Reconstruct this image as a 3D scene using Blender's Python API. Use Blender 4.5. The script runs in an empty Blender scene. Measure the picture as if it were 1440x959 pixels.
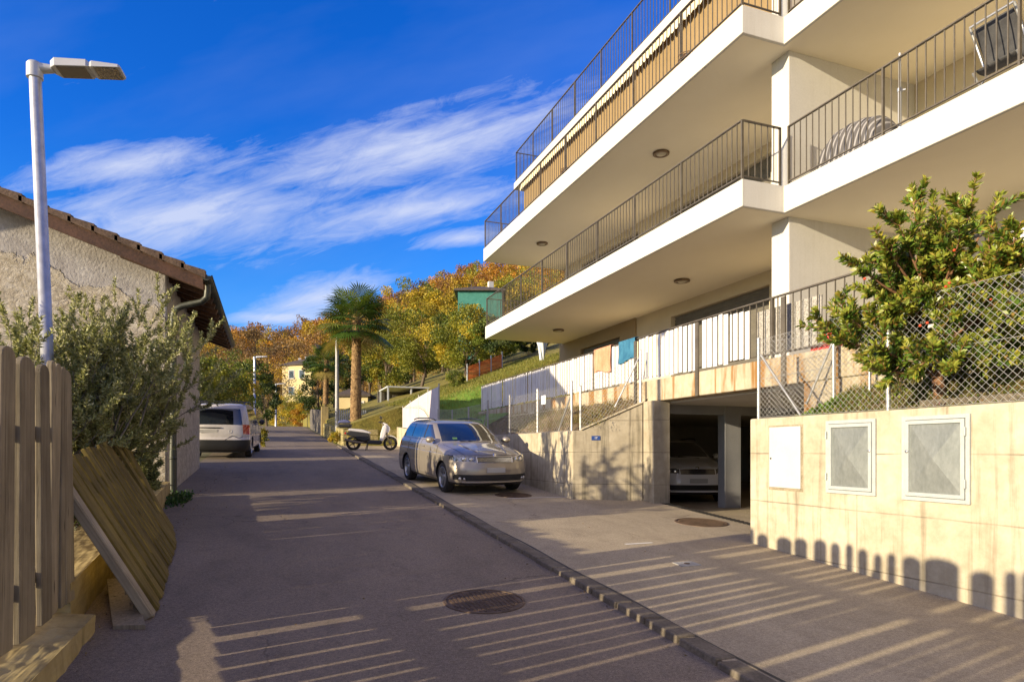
import bpy, math, random
import numpy as np
from mathutils import Vector, Matrix
rad = math.radians
K = 1.133                      # layout unit -> metres
EYE = 1.5                      # layout units
YAW = rad(20.5)
CA, SA = math.cos(YAW), math.sin(YAW)
FPX = 909.0
scene = bpy.context.scene

# ---------------------------------------------------------------- camera, sky, sun, exposure
cam = bpy.data.cameras.new('camera')
camo = bpy.data.objects.new('camera', cam)
scene.collection.objects.link(camo)
camo.location = (0, 0, EYE*K)
camo.rotation_euler = (rad(90), 0, -YAW)
cam.sensor_width = 36
cam.lens = FPX/1440*36
cam.shift_y = (633-479.5)/1440
cam.clip_start = .05
cam.clip_end = 4000
scene.camera = camo

SUN_EL = rad(12.3)
SUN_SLOPE = .22                # light travels +X with this much +Y
sd = Vector((-1, -SUN_SLOPE, 0)).normalized()*math.cos(SUN_EL) + Vector((0, 0, math.sin(SUN_EL)))
sun = bpy.data.lights.new('sun', 'SUN')
sun.energy = 5.0
sun.angle = rad(.5)
sun.color = (1, .83, .56)
suno = bpy.data.objects.new('sun', sun)
scene.collection.objects.link(suno)
suno.rotation_euler = (-sd).to_track_quat('-Z', 'Y').to_euler()
suno.location = (-30, -8, 12)

world = bpy.data.worlds.new('World')
scene.world = world
world.use_nodes = True
wt = world.node_tree
for n in list(wt.nodes): wt.nodes.remove(n)

class G_:
    """tiny node-graph helper"""
    def __init__(s, nt): s.nt = nt
    def n(s, t, **kw):
        nd = s.nt.nodes.new(t)
        for k, v in kw.items():
            if k.startswith('i_'):
                key = k[2:]
                key = int(key) if key.isdigit() else key.replace('_', ' ')
                s.put(nd.inputs[key], v)
            else: setattr(nd, k, v)
        return nd
    def put(s, sock, v):
        if isinstance(v, bpy.types.NodeSocket): s.nt.links.new(v, sock)
        else: sock.default_value = v
    def m(s, op, a, b=0, c=0, clamp=False):
        nd = s.nt.nodes.new('ShaderNodeMath'); nd.operation = op; nd.use_clamp = clamp
        s.put(nd.inputs[0], a); s.put(nd.inputs[1], b); s.put(nd.inputs[2], c)
        return nd.outputs[0]
    def mix(s, f, a, b, mode='MIX'):
        nd = s.nt.nodes.new('ShaderNodeMix'); nd.data_type = 'RGBA'; nd.blend_type = mode
        s.put(nd.inputs[0], f)
        for i, v in ((6, a), (7, b)):
            if isinstance(v, (tuple, list)) and len(v) == 3: v = (*v, 1)
            s.put(nd.inputs[i], v)
        return nd.outputs[2]
    def noise(s, vec, scale, detail=4, rough=.55, dist=0):
        nd = s.n('ShaderNodeTexNoise', i_Scale=scale, i_Detail=detail, i_Roughness=rough, i_Distortion=dist)
        if vec is not None: s.put(nd.inputs['Vector'], vec)
        return nd.outputs['Fac']
    def ramp(s, f, stops):
        nd = s.nt.nodes.new('ShaderNodeValToRGB'); e = nd.color_ramp.elements
        while len(e) < len(stops): e.new(.5)
        for el, (p, c) in zip(e, stops):
            el.position = p
            el.color = (c, c, c, 1) if not isinstance(c, (tuple, list)) else (*c[:3], 1)
        s.put(nd.inputs[0], f)
        return nd.outputs[0]
    def map(s, vec, sc=(1, 1, 1), loc=(0, 0, 0), rot=(0, 0, 0)):
        nd = s.n('ShaderNodeMapping'); s.put(nd.inputs['Vector'], vec)
        nd.inputs['Scale'].default_value = sc; nd.inputs['Location'].default_value = loc; nd.inputs['Rotation'].default_value = rot
        return nd.outputs[0]

g = G_(wt)
sky = g.n('ShaderNodeTexSky', sky_type='NISHITA', sun_disc=False)
sky.sun_elevation = SUN_EL
sky.sun_rotation = math.atan2(sd.x, sd.y)
sky.air_density = 1.0; sky.dust_density = .4; sky.ozone_density = 3.0
hs = g.n('ShaderNodeHueSaturation', i_Hue=.5, i_Saturation=1.3, i_Value=1.0); g.put(hs.inputs['Color'], sky.outputs[0])
tc = g.n('ShaderNodeTexCoord')
d = tc.outputs['Generated']
def dot(v):
    nd = g.n('ShaderNodeVectorMath', operation='DOT_PRODUCT'); g.put(nd.inputs[0], d); nd.inputs[1].default_value = v
    return nd.outputs['Value']
# cirrus lies on a tangent plane fixed to the world's northern sky
cf = g.m('MAXIMUM', dot((SA, CA, 0)), .05)
u = g.m('DIVIDE', dot((CA, -SA, 0)), cf)
v = g.m('DIVIDE', dot((0, 0, 1)), cf)
tint = g.mix(1.0, hs.outputs[0], g.mix(g.m('MULTIPLY', v, 1.9, clamp=True), (.72, .98, 1.35), (.26, .72, 1.42)), 'MULTIPLY')
comb = g.n('ShaderNodeCombineXYZ'); g.put(comb.inputs[0], u); g.put(comb.inputs[1], v)
q = comb.outputs[0]
def band(u0, v0, length, width, ang):
    """soft elongated patch of cirrus"""
    mp = g.n('ShaderNodeMapping', vector_type='TEXTURE'); g.put(mp.inputs[0], q)
    mp.inputs['Location'].default_value = (u0, v0, 0); mp.inputs['Rotation'].default_value = (0, 0, ang)
    mp.inputs['Scale'].default_value = (length, width, 1)
    ln = g.n('ShaderNodeVectorMath', operation='LENGTH'); g.put(ln.inputs[0], mp.outputs[0])
    return g.m('SUBTRACT', 1, ln.outputs['Value'], clamp=True)
warp = g.map(q, (1, 1, 1), rot=(0, 0, rad(-17)))
streak = g.noise(g.map(warp, (1.1, 8, 1), (3.1, .4, 0)), 2.0, 9, .62, .55)
fine = g.noise(g.map(warp, (3, 11, 1), (1.3, 2.2, 0)), 3.4, 8, .68, .9)
msk = None
for a in ((-.14, .47, .52, .085, rad(12)), (-.52, .36, .5, .10, rad(5)), (-.16, .37, .40, .055, rad(10)), (-.60, .44, .3, .05, rad(8)), (-.30, .235, .2, .05, rad(14)), (-.06, .33, .14, .03, rad(4)),
          (-.40, .17, .14, .02, 0), (-.36, .205, .16, .02, 0), (.95, .5, .7, .15, rad(15))):
    b = band(*a)
    msk = b if msk is None else g.m('MAXIMUM', msk, b)
tx = g.m('ADD', g.m('MULTIPLY', streak, .62), g.m('MULTIPLY', fine, .38))
cl = g.m('MULTIPLY', g.m('SUBTRACT', g.m('ADD', g.m('MULTIPLY', g.m('SUBTRACT', tx, .5), 1.9), g.m('MULTIPLY', msk, .86)), .25, clamp=True), 1.6, clamp=True)
wide = g.m('MULTIPLY', g.m('SUBTRACT', g.noise(g.map(warp, (1, 3, 1), (7, 1, 0)), 1.6, 5), .45, clamp=True), .8, clamp=True)
cl = g.m('MAXIMUM', cl, g.m('MULTIPLY', wide, .35))
cl = g.m('MULTIPLY', cl, g.m('MULTIPLY', v, 8, clamp=True), clamp=True)
CLOUD = (3.5, 3.75, 4.6)
col = g.mix(g.m('MULTIPLY', cl, .78), tint, CLOUD)
# warm glow added to the out-of-view south-western sky, warming the light in the shade
warm_fill = g.m('MULTIPLY', g.m('ADD', dot((-.90, -.42, .10)), .05, clamp=True), .55, clamp=True)
col = g.mix(warm_fill, col, (7.6, 5.9, 3.9))
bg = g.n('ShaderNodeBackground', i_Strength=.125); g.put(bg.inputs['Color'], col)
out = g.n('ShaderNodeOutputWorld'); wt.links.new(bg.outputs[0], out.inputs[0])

scene.view_settings.view_transform = 'Standard'
scene.view_settings.look = 'None'
scene.view_settings.gamma = 1
scene.view_settings.exposure = .76
scene.cycles.max_bounces = 8

# ---------------------------------------------------------------- helpers
COL = scene.collection
def UX(px, D): return (SA + CA*(px-720)/FPX)*D
def UY(px, D): return (CA - SA*(px-720)/FPX)*D
def PX(px, py, D):
    "layout point seen at a photo position and a depth"
    return Vector((UX(px, D), UY(px, D), EYE + (633-py)/FPX*D))
def atX(px, X): D = X/(SA+CA*(px-720)/FPX); return UY(px, D)
def road_z(y):
    if y < 55: return .062*y
    return .062*55 + .012*(y-55)

def org(p):
    v = Vector((0, 0, 0))
    while p is not None:
        v += p.location; p = p.parent
    return v
def tag(o, label=None, cat=None, group=None, kind=None):
    if label: o['label'] = label
    if cat: o['category'] = cat
    if group: o['group'] = group
    if kind: o['kind'] = kind
    return o
def thing(name, loc=(0, 0, 0), label=None, cat=None, group=None, rz=0, s=K):
    o = bpy.data.objects.new(name, None); COL.objects.link(o)
    o.empty_display_size = .2
    o.location = Vector(loc)*s; o.rotation_euler = (0, 0, rz)
    return tag(o, label, cat, group)
def copy_tree(o, parent=None):
    c = o.copy(); COL.objects.link(c)
    if parent is not None: c.parent = parent
    for ch in list(o.children): copy_tree(ch, c)
    return c

class MB:
    def __init__(s, scale=K): s.v = []; s.f = []; s.s = scale; s.smooth = []
    def add(s, vs, fs, sm=False):
        n = len(s.v); s.v += [Vector(a) for a in vs]; s.f += [tuple(i+n for i in f) for f in fs]; s.smooth += [sm]*len(fs)
        return s
    def box(s, x0, y0, z0, x1, y1, z1):
        if x0 > x1: x0, x1 = x1, x0
        if y0 > y1: y0, y1 = y1, y0
        if z0 > z1: z0, z1 = z1, z0
        return s.add([(x0,y0,z0),(x1,y0,z0),(x1,y1,z0),(x0,y1,z0),(x0,y0,z1),(x1,y0,z1),(x1,y1,z1),(x0,y1,z1)],
                     [(0,3,2,1),(4,5,6,7),(0,1,5,4),(1,2,6,5),(2,3,7,6),(3,0,4,7)])
    def obox(s, c, a, b, e):
        c, a, b, e = map(Vector, (c, a, b, e))
        vs = [c+i*a+j*b+k*e for k in (-1, 1) for (i, j) in ((-1,-1),(1,-1),(1,1),(-1,1))]
        return s.add(vs, [(0,3,2,1),(4,5,6,7),(0,1,5,4),(1,2,6,5),(2,3,7,6),(3,0,4,7)])
    def bar(s, p, q, w, h=None, up=(0, 0, 1)):
        p, q = Vector(p), Vector(q); h = h or w
        d = (q-p); L = d.length; d = d/L
        up = Vector(up)
        if abs(d.dot(up)) > .98: up = Vector((0, 1, 0))
        sd_ = d.cross(up).normalized(); u2 = sd_.cross(d)
        return s.obox((p+q)/2, d*L/2, sd_*w/2, u2*h/2)
    def tube(s, pts, r, n=8, cap=True, sm=True):
        pts = [Vector(p) for p in pts]
        if not isinstance(r, (list, tuple)): r = [r]*len(pts)
        rings = []; prev = None
        for i, p in enumerate(pts):
            a = pts[max(i-1, 0)]; b = pts[min(i+1, len(pts)-1)]
            t = (b-a).normalized()
            if prev is None:
                ref = Vector((0, 0, 1)) if abs(t.z) < .9 else Vector((1, 0, 0))
                x = t.cross(ref).normalized()
            else: x = (prev - t*prev.dot(t)).normalized()
            prev = x; y = t.cross(x)
            rings.append([p + (x*math.cos(2*math.pi*k/n)+y*math.sin(2*math.pi*k/n))*r[i] for k in range(n)])
        vs = [q for R in rings for q in R]; fs = []
        for i in range(len(pts)-1):
            for k in range(n):
                fs.append((i*n+k, i*n+(k+1) % n, (i+1)*n+(k+1) % n, (i+1)*n+k))
        s.add(vs, fs, sm)
        if cap:
            s.add(rings[0], [tuple(range(n))[::-1]]); s.add(rings[-1], [tuple(range(n))])
        return s
    def prism(s, poly, ext):
        n = len(poly); e = Vector(ext); a = [Vector(p) for p in poly]
        return s.add(a+[p+e for p in a], [tuple(range(n))[::-1], tuple(range(n, 2*n))] + [(i, (i+1) % n, n+(i+1) % n, n+i) for i in range(n)])
    def lathe(s, c, axis, prof, n=24, sm=True):
        "prof: (radius, offset along axis)"
        c = Vector(c); ax = Vector(axis).normalized()
        ref = Vector((0, 0, 1)) if abs(ax.z) < .9 else Vector((1, 0, 0))
        x = ax.cross(ref).normalized(); y = ax.cross(x)
        vs = []; fs = []
        for (r, o) in prof:
            for k in range(n):
                t = 2*math.pi*k/n
                vs.append(c+ax*o+(x*math.cos(t)+y*math.sin(t))*max(r, 1e-4))
        for i in range(len(prof)-1):
            for k in range(n): fs.append((i*n+k, i*n+(k+1) % n, (i+1)*n+(k+1) % n, (i+1)*n+k))
        return s.add(vs, fs, sm)
    def grid(s, fn, nu, nv, sm=True):
        vs = [fn(i/nu, j/nv) for j in range(nv+1) for i in range(nu+1)]
        return s.add(vs, [(j*(nu+1)+i, j*(nu+1)+i+1, (j+1)*(nu+1)+i+1, (j+1)*(nu+1)+i) for j in range(nv) for i in range(nu)], sm)
    def build(s, name, mat, parent=None, bevel=0, seg=1, rot=None, loc=None, local=False):
        me = bpy.data.meshes.new(name)
        o0 = org(parent)/1.0
        me.from_pydata([tuple(p*s.s - o0) if rot is None and loc is None and not local else tuple(p*s.s) for p in s.v], [], s.f)
        me.polygons.foreach_set('use_smooth', s.smooth)
        me.materials.append(mat)
        me.update()
        o = bpy.data.objects.new(name, me); COL.objects.link(o)
        if parent is not None: o.parent = parent
        if loc is not None: o.location = Vector(loc)*s.s - o0
        if rot is not None: o.rotation_mode = 'XYZ'; o.rotation_euler = rot
        if bevel:
            b = o.modifiers.new('bevel', 'BEVEL'); b.width = bevel; b.segments = seg; b.limit_method = 'ANGLE'; b.angle_limit = rad(40)
        return o

def rough(o, amt=.02, size=.25, levels=5):
    "worn, uneven surface"
    for m_ in list(o.modifiers): o.modifiers.remove(m_)
    sb = o.modifiers.new('sub', 'SUBSURF'); sb.subdivision_type = 'SIMPLE'; sb.levels = levels; sb.render_levels = levels
    tx_ = bpy.data.textures.get('worn%g' % size) or bpy.data.textures.new('worn%g' % size, 'CLOUDS'); tx_.noise_scale = size; tx_.noise_depth = 4
    dm = o.modifiers.new('worn', 'DISPLACE'); dm.texture = tx_; dm.strength = amt; dm.mid_level = .5; dm.texture_coords = 'GLOBAL'
    return o
def top(name, mb, mat, label, cat, group=None, base=None, **kw):
    """a thing that is one mesh; its origin goes to its base"""
    o = mb.build(name, mat, None, **kw)
    if 'loc' not in kw and 'rot' not in kw:
        vs = o.data.vertices
        lo = [min(w.co[i] for w in vs) for i in range(3)]; hi = [max(w.co[i] for w in vs) for i in range(3)]
        c = Vector(((lo[0]+hi[0])/2, (lo[1]+hi[1])/2, lo[2]))
        o.data.transform(Matrix.Translation(-c)); o.location = c
    return tag(o, label, cat, group)
def struct(name, mb, mat, kind='structure', **kw): return tag(mb.build(name, mat, None, **kw), kind=kind)

# ---------------------------------------------------------------- materials
def newmat(name):
    m = bpy.data.materials.new(name); m.use_nodes = True
    nt = m.node_tree; b = nt.nodes['Principled BSDF']
    return m, G_(nt), b
def oc(g): return g.n('ShaderNodeTexCoord').outputs['Object']
def bump(g, b, h, strength=.3, dist=.02):
    nd = g.n('ShaderNodeBump', i_Strength=strength, i_Distance=dist); g.put(nd.inputs['Height'], h); g.put(b.inputs['Normal'], nd.outputs[0])
def surf(name, c1, c2, scale=3, rough=.7, bmp=.2, bscale=40, stretch=(1, 1, 1), metal=0, fine=.15, spec=.5, lo=.35, hi=.65, bdist=.01, coat=0):
    m, g, b = newmat(name)
    v = g.map(oc(g), stretch)
    n1 = g.noise(v, scale, 8, .6, .3)
    c = g.ramp(n1, [(lo, c1), (hi, c2)])
    n2 = g.noise(v, bscale, 6, .65)
    c = g.mix(fine, c, g.ramp(n2, [(.3, .0), (.7, 1.0)]), 'SOFT_LIGHT')
    g.put(b.inputs['Base Color'], c)
    b.inputs['Roughness'].default_value = rough; b.inputs['Metallic'].default_value = metal
    b.inputs['Specular IOR Level'].default_value = spec
    b.inputs['Coat Weight'].default_value = coat
    if bmp: bump(g, b, n2, bmp, bdist)
    return m
def concrete(name, c1, c2, streak_c, streaks=.5, joints=True, jz=.62, jy=1.9, rust=0):
    m, g, b = newmat(name)
    v = g.n('ShaderNodeNewGeometry').outputs['Position']
    c = g.ramp(g.noise(v, 1.3, 9, .62, .4), [(.3, c1), (.7, c2)])
    s1 = g.noise(g.map(v, (5, 5, .35)), 1.6, 7, .6, .2)
    sm = g.ramp(s1, [(.52, 0), (.72, 1)])
    c = g.mix(g.m('MULTIPLY', sm, streaks), c, streak_c)
    s2 = g.noise(v, 7, 8, .7)
    c = g.mix(.35, c, g.ramp(s2, [(.3, .15), (.7, .85)]), 'SOFT_LIGHT')
    if rust:
        r = g.ramp(g.noise(g.map(v, (2.2, 2.2, .25), (4, 9, 2)), 1.5, 6, .6, .3), [(.50, 0), (.60, 1)])
        c = g.mix(g.m('MULTIPLY', r, rust), c, (.26, .13, .035))
    pit = g.ramp(g.n('ShaderNodeTexVoronoi', i_Vector=v, i_Scale=16.0).outputs['Distance'], [(.0, 0), (.09, 1)])
    pitm = g.m('MAXIMUM', pit, g.ramp(g.noise(v, 3.0, 3), [(.5, 1), (.62, 0)]))
    c = g.mix(g.m('MULTIPLY', g.m('SUBTRACT', 1, pitm), .55), c, (.08, .07, .05))
    h = g.m('ADD', g.m('MULTIPLY', s2, .5), g.m('MULTIPLY', pitm, .6))
    if joints:
        sep = g.n('ShaderNodeSeparateXYZ'); g.put(sep.inputs[0], v)
        wob = g.m('MULTIPLY', g.noise(v, 1.2, 3), .02)
        def line(coord, per, off):
            f = g.m('FRACT', g.m('DIVIDE', g.m('ADD', g.m('ADD', coord, wob), off), per))
            dd = g.m('MINIMUM', f, g.m('SUBTRACT', 1, f))
            return g.m('MULTIPLY', dd, per/.012, clamp=True)
        ln = g.m('MULTIPLY', line(sep.outputs['Z'], jz, .19), line(sep.outputs['Y'], jy, .4))
        vis = g.ramp(g.noise(v, 2.4, 4), [(.35, .18), (.65, .8)])
        c = g.mix(g.m('MULTIPLY', g.m('SUBTRACT', 1, ln), vis), c, (.10, .085, .06))
        h = g.m('ADD', h, g.m('MULTIPLY', ln, .8))
    g.put(b.inputs['Base Color'], c); b.inputs['Roughness'].default_value = .9
    b.inputs['Specular IOR Level'].default_value = .25
    bump(g, b, h, .35, .012)
    return m
def wood(name, c1, c2, dark, grain=(14, 14, .7), rough=.85, knots=True):
    m, g, b = newmat(name)
    inf = g.n('ShaderNodeObjectInfo')
    off = g.n('ShaderNodeVectorMath', operation='ADD'); g.put(off.inputs[0], oc(g))
    cx = g.n('ShaderNodeCombineXYZ'); g.put(cx.inputs[0], g.m('MULTIPLY', inf.outputs['Random'], 40)); g.put(cx.inputs[1], g.m('MULTIPLY', inf.outputs['Random'], 17)); g.put(cx.inputs[2], g.m('MULTIPLY', inf.outputs['Random'], 23))
    g.put(off.inputs[1], cx.outputs[0]); v = off.outputs[0]
    vv = g.map(v, grain)
    n1 = g.noise(vv, 2.2, 9, .65, .5)
    c = g.ramp(n1, [(.3, c1), (.68, c2)])
    crack = g.ramp(g.noise(g.map(v, (grain[0]*2.4, grain[1]*2.4, grain[2]*.8)), 2.0, 6, .6, .3), [(.30, 1), (.40, 0)])
    c = g.mix(g.m('MULTIPLY', crack, .8), c, dark)
    big = g.noise(v, 2.0, 5, .6)
    c = g.mix(.55, c, g.ramp(big, [(.3, .2), (.7, .8)]), 'SOFT_LIGHT')
    c = g.mix(1, c, g.ramp(inf.outputs['Random'], [(0, .72), (1, 1.15)]), 'MULTIPLY')
    if knots:
        kd = g.n('ShaderNodeTexVoronoi', i_Scale=2.2); g.put(kd.inputs['Vector'], g.map(v, (4, 4, 1)))
        c = g.mix(g.m('MULTIPLY', g.ramp(kd.outputs['Distance'], [(.05, 1), (.13, 0)]), .8), c, dark)
    g.put(b.inputs['Base Color'], c); b.inputs['Roughness'].default_value = rough; b.inputs['Specular IOR Level'].default_value = .2
    bump(g, b, g.m('ADD', n1, g.m('MULTIPLY', crack, -.6)), .5, .006)
    return m
def leafmat(name, rough=.55, trans=.3, spec=.4):
    m, g, b = newmat(name)
    at = g.n('ShaderNodeAttribute', attribute_name='tint')
    c = g.mix(.5, at.outputs['Color'], g.ramp(g.noise(oc(g), 9, 3), [(.3, .2), (.7, .8)]), 'SOFT_LIGHT')
    g.put(b.inputs['Base Color'], c); b.inputs['Roughness'].default_value = rough; b.inputs['Specular IOR Level'].default_value = spec
    tr = g.n('ShaderNodeBsdfTranslucent'); g.put(tr.inputs[0], g.mix(1, c, (1.15, 1.2, .6), 'MULTIPLY'))
    ms = g.n('ShaderNodeMixShader', i_0=trans)
    g.nt.links.new(b.outputs[0], ms.inputs[1]); g.nt.links.new(tr.outputs[0], ms.inputs[2])
    o = [n for n in g.nt.nodes if n.type == 'OUTPUT_MATERIAL'][0]
    g.nt.links.new(ms.outputs[0], o.inputs[0])
    return m
def plain(name, c, rough=.5, metal=0, coat=0, spec=.5):
    m, g, b = newmat(name)
    n1 = g.noise(oc(g), 6, 5)
    g.put(b.inputs['Base Color'], g.mix(.12, (*c, 1), g.ramp(n1, [(.3, .2), (.7, .8)]), 'SOFT_LIGHT'))
    g.put(b.inputs['Roughness'], g.m('ADD', rough-.04, g.m('MULTIPLY', n1, .08)))
    b.inputs['Metallic'].default_value = metal; b.inputs['Coat Weight'].default_value = coat; b.inputs['Coat Roughness'].default_value = .05
    b.inputs['Specular IOR Level'].default_value = spec
    return m

MT = {}
def white_render():
    m, g, b = newmat('white_render'); v = g.n('ShaderNodeNewGeometry').outputs['Position']
    c = g.ramp(g.noise(v, .7, 7, .6), [(.3, (.55, .535, .50)), (.7, (.62, .605, .57))])
    st = g.ramp(g.noise(g.map(v, (6, 6, .3)), 1.3, 6, .6, .2), [(.50, 0), (.75, 1)])
    c = g.mix(g.m('MULTIPLY', st, .22), c, (.40, .36, .29))
    c = g.mix(.1, c, g.ramp(g.noise(v, 40, 4), [(.3, 0), (.7, 1)]), 'SOFT_LIGHT')
    g.put(b.inputs['Base Color'], c); b.inputs['Roughness'].default_value = .88; b.inputs['Specular IOR Level'].default_value = .2
    bump(g, b, g.noise(v, 70, 5, .7), .15, .004)
    return m
MT['render_white'] = white_render()
MT['soffit'] = surf('soffit_paint', (.76, .70, .56), (.80, .74, .60), .5, .9, .08, 90, spec=.15, fine=.05)
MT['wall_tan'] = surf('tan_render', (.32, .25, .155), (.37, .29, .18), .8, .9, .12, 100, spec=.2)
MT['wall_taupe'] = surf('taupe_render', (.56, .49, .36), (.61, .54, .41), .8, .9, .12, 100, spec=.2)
MT['rail'] = surf('rail_paint', (.10, .085, .065), (.15, .13, .10), 6, .5, .05, 60, metal=.3)
MT['galv'] = surf('galvanised_steel', (.42, .43, .44), (.62, .63, .64), 9, .42, .05, 70, metal=.75, lo=.3, hi=.7)
MT['galv_matt'] = surf('zinc_steel', (.30, .30, .30), (.40, .40, .40), 9, .6, .05, 70, metal=.3)
MT['shutter'] = surf('shutter_slats', (.13, .12, .10), (.17, .155, .13), 4, .6, .02, 50)
MT['window_dark'] = plain('window_glass', (.03, .035, .04), .06, 0, spec=.8)
MT['wire'] = surf('fence_wire', (.38, .38, .37), (.50, .50, .49), 8, .5, 0, 50, metal=.4)
MT['rust'] = surf('rust', (.17, .06, .03), (.30, .11, .05), 12, .9, .3, 60)
MT['garage_col'] = surf('garage_column_paint', (.24, .245, .26), (.30, .30, .31), 1, .8, .05, 60)
MT['conc_warm'] = concrete('board_marked_concrete', (.37, .32, .225), (.54, .485, .375), (.19, .155, .10), .85)
MT['conc_grey'] = concrete('weathered_concrete', (.30, .26, .19), (.42, .37, .28), (.10, .09, .06), .75)
MT['conc_rust'] = concrete('stained_concrete', (.36, .31, .22), (.50, .44, .33), (.25, .18, .09), .6, joints=False, rust=.95)
MT['conc_plain'] = concrete('old_concrete', (.30, .23, .10), (.42, .33, .15), (.12, .095, .045), .5, joints=False)
MT['garage_int'] = surf('garage_paint', (.55, .53, .50), (.62, .60, .56), 1, .8, .05, 60)
# ---------------------------------------------------------------- ground, road, pavement, hillside
def road_mat(name, c1, c2, speck, seam=True):
    m, g, b = newmat(name)
    v = g.n('ShaderNodeNewGeometry').outputs['Position']
    c = g.ramp(g.noise(g.map(v, (1, .35, 1)), .9, 8, .6, .5), [(.32, c1), (.68, c2)])
    st = g.ramp(g.noise(g.map(v, (1, .8, 1), (5, 3, 0)), 2.7, 7, .65, .6), [(.5, 0), (.75, 1)])
    c = g.mix(g.m('MULTIPLY', st, .45), c, tuple(x*.62 for x in c1))
    sp = g.noise(v, 190, 3, .8)
    sp2 = g.noise(v, 38, 6, .85)
    c = g.mix(speck, c, g.ramp(sp, [(.35, 0), (.65, 1)]), 'OVERLAY')
    c = g.mix(speck*.6, c, g.ramp(sp2, [(.35, 0), (.65, 1)]), 'OVERLAY')
    cr = g.n('ShaderNodeTexVoronoi', feature='DISTANCE_TO_EDGE', i_Scale=.42)
    wv = g.n('ShaderNodeVectorMath', operation='ADD'); g.put(wv.inputs[0], v)
    nn = g.n('ShaderNodeTexNoise', i_Scale=1.6, i_Detail=6.0); g.put(nn.inputs['Vector'], v)
    sc2 = g.n('ShaderNodeVectorMath', operation='SCALE'); g.put(sc2.inputs[0], nn.outputs['Color']); sc2.inputs['Scale'].default_value = .7
    g.put(wv.inputs[1], sc2.outputs[0]); g.put(cr.inputs['Vector'], wv.outputs[0])
    ck = g.m('MULTIPLY', g.ramp(cr.outputs['Distance'], [(.0, 1), (.006, 0)]), g.ramp(g.noise(v, .6, 2), [(.48, 0), (.6, 1)]))
    c = g.mix(g.m('MULTIPLY', ck, .65), c, tuple(x*.3 for x in c1))
    g.put(b.inputs['Base Color'], c); b.inputs['Roughness'].default_value = .88; b.inputs['Specular IOR Level'].default_value = .35
    bump(g, b, g.m('ADD', g.m('ADD', sp, g.m('MULTIPLY', sp2, .6)), g.m('MULTIPLY', ck, -1.5)), .55, .006)
    return m
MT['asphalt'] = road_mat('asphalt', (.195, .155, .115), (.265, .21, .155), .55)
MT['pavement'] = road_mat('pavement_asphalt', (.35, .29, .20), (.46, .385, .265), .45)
MT['soil'] = surf('garden_soil', (.12, .085, .045), (.26, .19, .10), 5, .95, .8, 30, fine=.5, bdist=.04)
MT['dirt'] = surf('open_ground', (.10, .10, .05), (.17, .15, .07), .6, .95, .5, 9, fine=.3, bdist=.05)
MT['grass'] = surf('hill_grass', (.13, .13, .022), (.24, .19, .035), 1.1, .95, .9, 18, fine=.6, bdist=.06)
MT['lawn'] = surf('green_lawn', (.13, .26, .02), (.20, .33, .03), 1.5, .9, .7, 40, fine=.4, bdist=.03)
MT['block'] = surf('kerb_concrete', (.10, .083, .062), (.18, .15, .11), 5, .9, .4, 45, fine=.4)

def gz(x, y):
    z = road_z(y)
    if x > 6.1 and y < 22.5: z = min(z, .45)
    return z
xs = [-900, -300, -100, -40, -15, -6, -3, -1.6, 0, 1.5, 2.6, 4, 5, 6.09, 6.11, 9, 14, 16, 40, 120, 400, 900]
ys = [-60, -20, -8, -4, 0, 4, 8, 12, 16, 20, 22.45, 22.55, 26, 30, 40, 50, 55, 60, 80, 150, 400, 1500]
mb = MB()
mb.add([(x, y, gz(x, y)) for y in ys for x in xs],
       [(j*len(xs)+i, j*len(xs)+i+1, (j+1)*len(xs)+i+1, (j+1)*len(xs)+i) for j in range(len(ys)-1) for i in range(len(xs)-1)])
struct('ground', mb, MT['dirt'])

def strip(xl, xr, y0, y1, dz, nx=3, ny=40):
    mb = MB()
    def fn(a, b):
        y = y0+(y1-y0)*b; L = xl(y); R = xr(y)
        x = L+(R-L)*a
        return (x, y, road_z(y)+dz)
    return mb.grid(fn, nx, ny)
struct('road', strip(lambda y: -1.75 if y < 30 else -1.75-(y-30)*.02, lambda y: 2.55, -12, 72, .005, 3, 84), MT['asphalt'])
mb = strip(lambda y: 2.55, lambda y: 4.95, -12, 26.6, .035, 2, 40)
def fn(a, b):
    y = -12+(10.1+12)*b; x = 4.95+1.2*a
    return (x, y, road_z(y)+.035)
mb.grid(fn, 1, 30)
struct('pavement', mb, MT['pavement'])

# kerb: low concrete kerb stones with open joints
rnd = random.Random(3)
mb = MB(); y = -2.0
while y < 26.6:
    L = .40 if y < 14 else .8
    a, b_ = y+.012, min(y+L-.012, 26.6)
    j = rnd.uniform(-.008, .008); h = .050+rnd.uniform(-.006, .006)
    z0, z1 = road_z(a), road_z(b_)
    x0, x1 = 2.49+j, 2.66+j
    mb.add([(x0, a, z0-.05), (x1, a, z0-.05), (x1, b_, z1-.05), (x0, b_, z1-.05), (x0+.012, a, z0+h), (x1, a, z0+h-.01), (x1, b_, z1+h-.01), (x0+.012, b_, z1+h)],
           [(0,3,2,1),(4,5,6,7),(0,1,5,4),(1,2,6,5),(2,3,7,6),(3,0,4,7)])
    y += L
struct('kerb', mb, MT['block'], bevel=.008)
MT['tar'] = surf('tar_joint', (.03, .028, .025), (.05, .045, .04), 5, .7, .2, 50)
struct('gutter', strip(lambda y: 2.655+.012*math.sin(y*3), lambda y: 2.685+.012*math.sin(y*3+.4), -2, 26.5, .038, 1, 90), MT['tar'])
MT['paint'] = surf('road_paint', (.55, .53, .48), (.72, .70, .64), 10, .8, .2, 60, lo=.25, hi=.6)  # pale tone for two narrow strips lying flat across the pavement
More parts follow.
